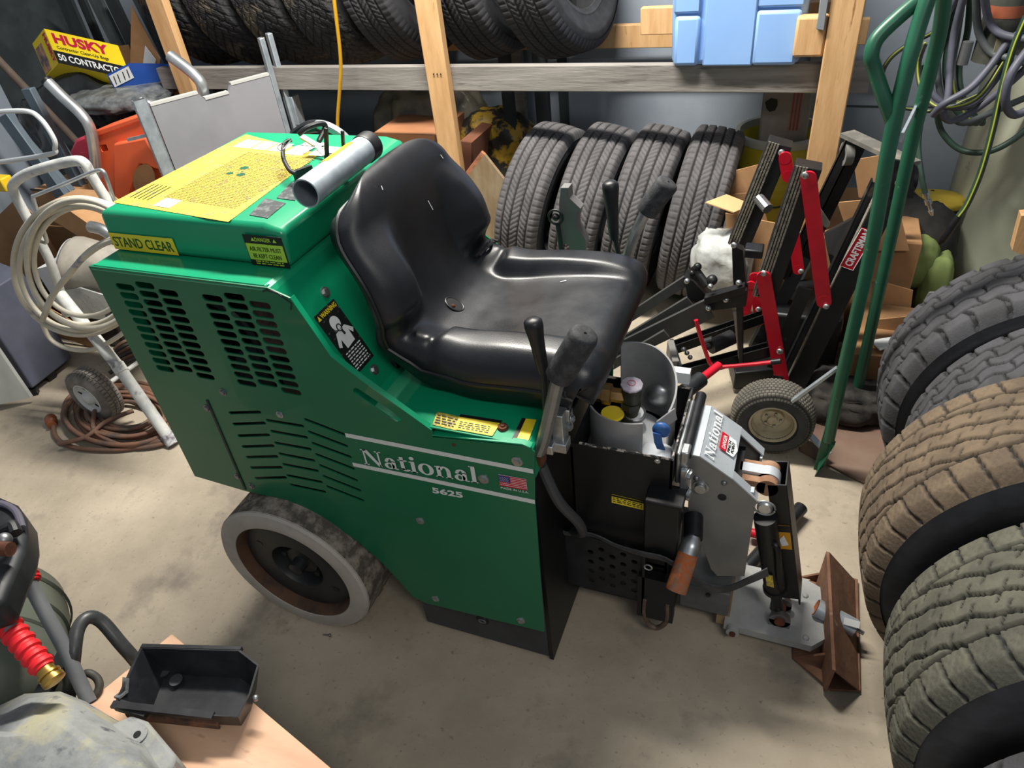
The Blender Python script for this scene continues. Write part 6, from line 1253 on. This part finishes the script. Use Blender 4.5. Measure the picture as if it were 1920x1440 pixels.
# black plastic tray
T_ = BZ + .004
t = thing('plastic_tray', tuple(onz(350, 1310, T_)), 'empty black plastic tray with broken rim on the plywood board', 'tray')
M_tr = mat('scuffed_black_plastic', '1c1d20', '2c2d31', 14, rough=.38, lo=.4, hi=.65, c3='5a4c46', s3=9, lo3=.68, hi3=.76)
hgt = .068
rim = [onz(263, 1213, T_ + hgt), onz(450, 1218, T_ + hgt), onz(486, 1246, T_ + hgt * .9), onz(470, 1300, T_ + hgt * .9), onz(447, 1345, T_ + hgt * .8), onz(400, 1342, T_ + hgt * .85), onz(213, 1321, T_ + hgt), onz(240, 1262, T_ + hgt)]
cen = sum((V(p) for p in rim), V((0, 0, 0))) / 8
base = [V((cen.x + (p.x - cen.x) * .80, cen.y + (p.y - cen.y) * .74, T_)) for p in rim]
def shell(R_, B_, th_):
    n = len(R_); ins = lambda p: V((cen.x + (p.x - cen.x) * (1 - th_), cen.y + (p.y - cen.y) * (1 - th_ * 1.3), p.z))
    Ri = [ins(p) for p in R_]; Bi = [ins(p) + V((0, 0, .004)) for p in B_]
    vs = R_ + B_ + Ri + Bi; fs = []
    for i in range(n):
        j = (i + 1) % n; fs += [(i, j, n + j, n + i), (2 * n + i, 3 * n + i, 3 * n + j, 2 * n + j), (i, 2 * n + i, 2 * n + j, j)]
    fs += [tuple(range(n, 2 * n)), tuple(range(4 * n - 1, 3 * n - 1, -1))]
    return MB().add(vs, fs)
shell(rim, base, .035).obj('tub', M_tr, t, smooth=25)
MB().bar(rim[0] + V((0, .003, -.004)), rim[1] + V((0, .003, -.004)), .007, .01).bar(rim[6] + V((-.004, 0, -.002)), rim[5], .012, .006).obj('rim_flange', M_tr, t)
MB().bar(rim[6] + V((0, .004, -.008)), rim[6] + V((.06, .01, -.014)), .016, .012).obj('clip', M_tr, t)
MB().ribbon([rim[7] * .85 + rim[6] * .15, rim[7] * .5 + rim[6] * .5 + V((.006, 0, -.006)), rim[7] * .2 + rim[6] * .8], (.014, 0, .004), .004).obj('torn_edge', mat('torn_grey_plastic', '4b4c4f', '6b6c6f', 50, rough=.7), t)
for x, y in ((307, 1258), (330, 1275)): 
    p = onz(x, y, T_ + .012); MB().lathe([(.0001, .001), (.012, .001), (.012, -.001), (.0001, -.001)], p, (0, 0, 1), 20).obj('round_boss', mat('grey_boss', '3d3d40', rough=.5), t)
MB().ball(rim[3] + V((.006, 0, -.012)), .006).obj('rivet', M_steel, t)
MB().bar(rim[6] + V((.015, 0, -.03)), rim[5] + V((0, -.002, -.03)), .004, .018).obj('rust_smear', mat('rusty_stain', '6e4a38', '3a2c26', 30, rough=.7), t)
# grey cast lump (engine casing) in the corner
M_cast = mat('oxidised_casting', '686c6e', '8f9190', 9, rough=.75, lo=.36, hi=.6, c3='a09c82', s3=7, lo3=.52, hi3=.64, bump=.5, bscale=45, detail=8, c4='4f5356', s4=26, lo4=.6, hi4=.7)
CZ = .50
ctop = [(-60, 1345), (0, 1350), (58, 1312), (110, 1304), (150, 1322), (215, 1372), (262, 1400), (300, 1460), (300, 1560), (-60, 1560)]
mid_ = [(-90, 1340), (-20, 1330), (45, 1300), (112, 1296), (160, 1315), (235, 1360), (290, 1395), (335, 1460), (330, 1580), (-90, 1580)]
vt = [onz(x * 1.0 + 4, y + 22, CZ + .07) for x, y in ctop]; vm = [onz(x, y, CZ + .045) for x, y in ctop]; vb = [onz(x, y, CZ - .03) for x, y in mid_]
mb = MB(); n = len(vt); 
cx__ = sum((V(p) for p in vt), V()) / n
vt2 = [V(p) * .55 + cx__ * .45 + V((0, 0, .028)) for p in vt]
mb.add(vt2 + vt + vm + vb + [V((p.x, p.y, .30)) for p in vb], [tuple(range(n))] + [(k * n + i, k * n + (i + 1) % n, (k + 1) * n + (i + 1) % n, (k + 1) * n + i) for k in range(4) for i in range(n)] + [tuple(range(5 * n - 1, 4 * n - 1, -1))])
t = thing('engine_casting', (-.9, .1, 0), 'oxidised grey cast-metal engine housing in the bottom left corner', 'casting')
mb.obj('housing', M_cast, t, bev=.012, smooth=50)
e0 = [onz(x, y, CZ + .02) for x, y in ((200, 1360), (245, 1340), (275, 1350), (330, 1415), (322, 1440), (285, 1470), (240, 1470))]
ear = MB().prism(e0, (0, 0, -.06)).obj('mounting_ear', M_cast, t, bev=.006)
p = onz(258, 1378, CZ + .0215); MB().cyl(p, p + V((0, 0, .0015)), .016, n=24).obj('boss', M_cast, ear); MB().cyl(p + V((0, 0, .001)), p + V((0, 0, .0022)), .006, n=18).obj('bolt_hole', M_blackp, ear)
MB().mm((-1.15, -.25, 0), (-.85, .05, .34)).obj('block', M_blackp, t)
# pressure washer parts: tank, frame, hoses
t = thing('pressure_washer', (-1.3, .42, 0), 'pressure washer with grey round housing and black tube frame at the left edge', 'pressure washer')
M_ol = mat('grey_green_housing', '5c6258', '4c524a', 4, rough=.5, lo=.3, hi=.7, c3='6e6f60', s3=6)
c_ = onz(-40, 1230, .42)
mb = MB()
prof_ = [(.0001, -.17), (.10, -.165), (.145, -.13), (.155, -.08), (.155, .08), (.145, .13), (.10, .165), (.0001, .17)]
mb.lathe(prof_, (c_.x - .02, c_.y, .40), (.7, -.7, 0), 48).obj('housing', M_ol, t, smooth=60)
for h_ in (-.09, -.03, .03, .09): MB().lathe([(.1555, h_ - .004), (.160, h_), (.1555, h_ + .004)], (c_.x - .02, c_.y, .40), (.7, -.7, 0), 48).obj('rib', M_ol, t, smooth=60)
MB().tube([onz(*p) for p in ((120, 1330, .40), (132, 1290, .44), (138, 1230, .50), (146, 1180, .52), (165, 1158, .52), (190, 1165, .50), (225, 1205, .46), (262, 1250, .40), (275, 1290, .30))], .0125, n=14).obj('tube_frame', mat('scratched_black_tube', '2a2c2d', '3a3c3d', 12, rough=.4), t, smooth=60)
MB().bar(onz(130, 1215, .46), onz(75, 1310, .46), .030, .012).obj('frame_plate', M_blackp, t)
MB().tube([onz(*p) for p in ((150, 1270, .44), (165, 1262, .45), (182, 1272, .44), (186, 1290, .43), (172, 1312, .42), (150, 1320, .40))], .0075, n=10).obj('corrugated_tube', mat('dark_corrugated', '3a3833', rough=.6), t, smooth=60)
M_gh = mat('grey_rubber_hose', '5a5c5f', '66686b', 8, rough=.55)
def sleeve(a, b, r, nm='strain_relief'):
    a, b = V(a), V(b); L = (b - a).length; pr = [(r * .7, 0)]; k = 6
    for i in range(k): z = L * i / k; s_ = r * (1.12 - .1 * i / k); pr += [(s_, z + L / k * .15), (s_, z + L / k * .55), (s_ * .82, z + L / k * .72), (s_ * .82, z + L / k * .95)]
    return MB().lathe(pr + [(r * .7, L), (.0001, L)], a, b - a, 24)
h1 = thing('pressure_hose', tuple(onz(70, 1100, .55)), 'grey pressure hose with short red strain relief hanging straight down', 'hose')
MB().tube([onz(52, 1085, .62), onz(80, 1140, .58), onz(118, 1210, .52), onz(142, 1262, .48), onz(168, 1318, .44)], .0125, n=14).obj('hose', M_gh, h1, smooth=60)
sleeve(onz(36, 1045, .64), onz(60, 1092, .615), .0165).obj('strain_relief', M_redh, h1, smooth=25)
h2 = thing('hose_end', tuple(onz(40, 1230, .6)), 'hose end with long red ribbed sleeve and brass fitting', 'hose')
MB().tube([onz(-40, 1130, .70), onz(0, 1158, .68), onz(22, 1180, .665)], .0125, n=14).obj('hose', M_gh, h2, smooth=60)
sa, sb = onz(14, 1172, .665), onz(84, 1255, .62); sleeve(sa, sb, .0185).obj('strain_relief', M_redh, h2, smooth=25)
sd = (sb - sa).normalized(); MB().lathe([(.0001, -.003), (.0135, 0), (.0135, .008), (.0175, .010), (.0175, .014), (.0145, .015), (.0145, .018), (.0175, .019), (.0175, .026), (.013, .028), (.0001, .028)], sb, sd, 28).obj('brass_fitting', mat('bright_brass', '9a7a3a', 'b5934c', 14, rough=.35, metal=.9), h2)
# dark gun/pump head at the left edge
t = thing('pump_head', tuple(onz(0, 1010, .72)), 'dark rounded pump head with grey lever at the left edge', 'pump head')
hp_ = [onz(x, y, .74) for x, y in ((-60, 930), (0, 928), (28, 940), (45, 965), (48, 1000), (42, 1030), (20, 1080), (0, 1130), (-60, 1150))]
MB().prism(hp_, (0, 0, -.06)).obj('head', M_blacks, t, bev=.012)
MB().tube([onz(-30, 945, .745), onz(5, 945, .745), onz(30, 960, .745), onz(42, 990, .745)], .006).obj('rim', mat('violet_grey', '55525f', rough=.4), t)
MB().cyl(onz(-30, 1028, .77), onz(20, 1030, .77), .012, n=16).obj('rusty_stub', M_rust, t); MB().tube([onz(-10, 1000, .76), onz(8, 990, .765), onz(22, 985, .765), onz(30, 1000, .76)], .010).obj('lever', M_blacks, t); MB().ball(onz(8, 1012, .77), .012).obj('grey_nut', M_steel, t)
# little screw dropped on the floor
a = onz(606, 1190, .004); lab(MB().cyl(a, a + V((.018, .004, 0)), .0022, n=8).ball(a + V((.018, .004, 0)), .004).obj('dropped_screw', M_steel, org=tuple(a)), 'tiny screw lying on the floor below the scraper wheel', 'screw')
# spots above the ceiling lamp and the added fill; nothing built
for i, (x, y, z, sx, sy) in enumerate(((-1.35, 1.55, 2.79, 1.2, .3), (1.0, -.6, 2.84, 1.3, .6))):
    pass
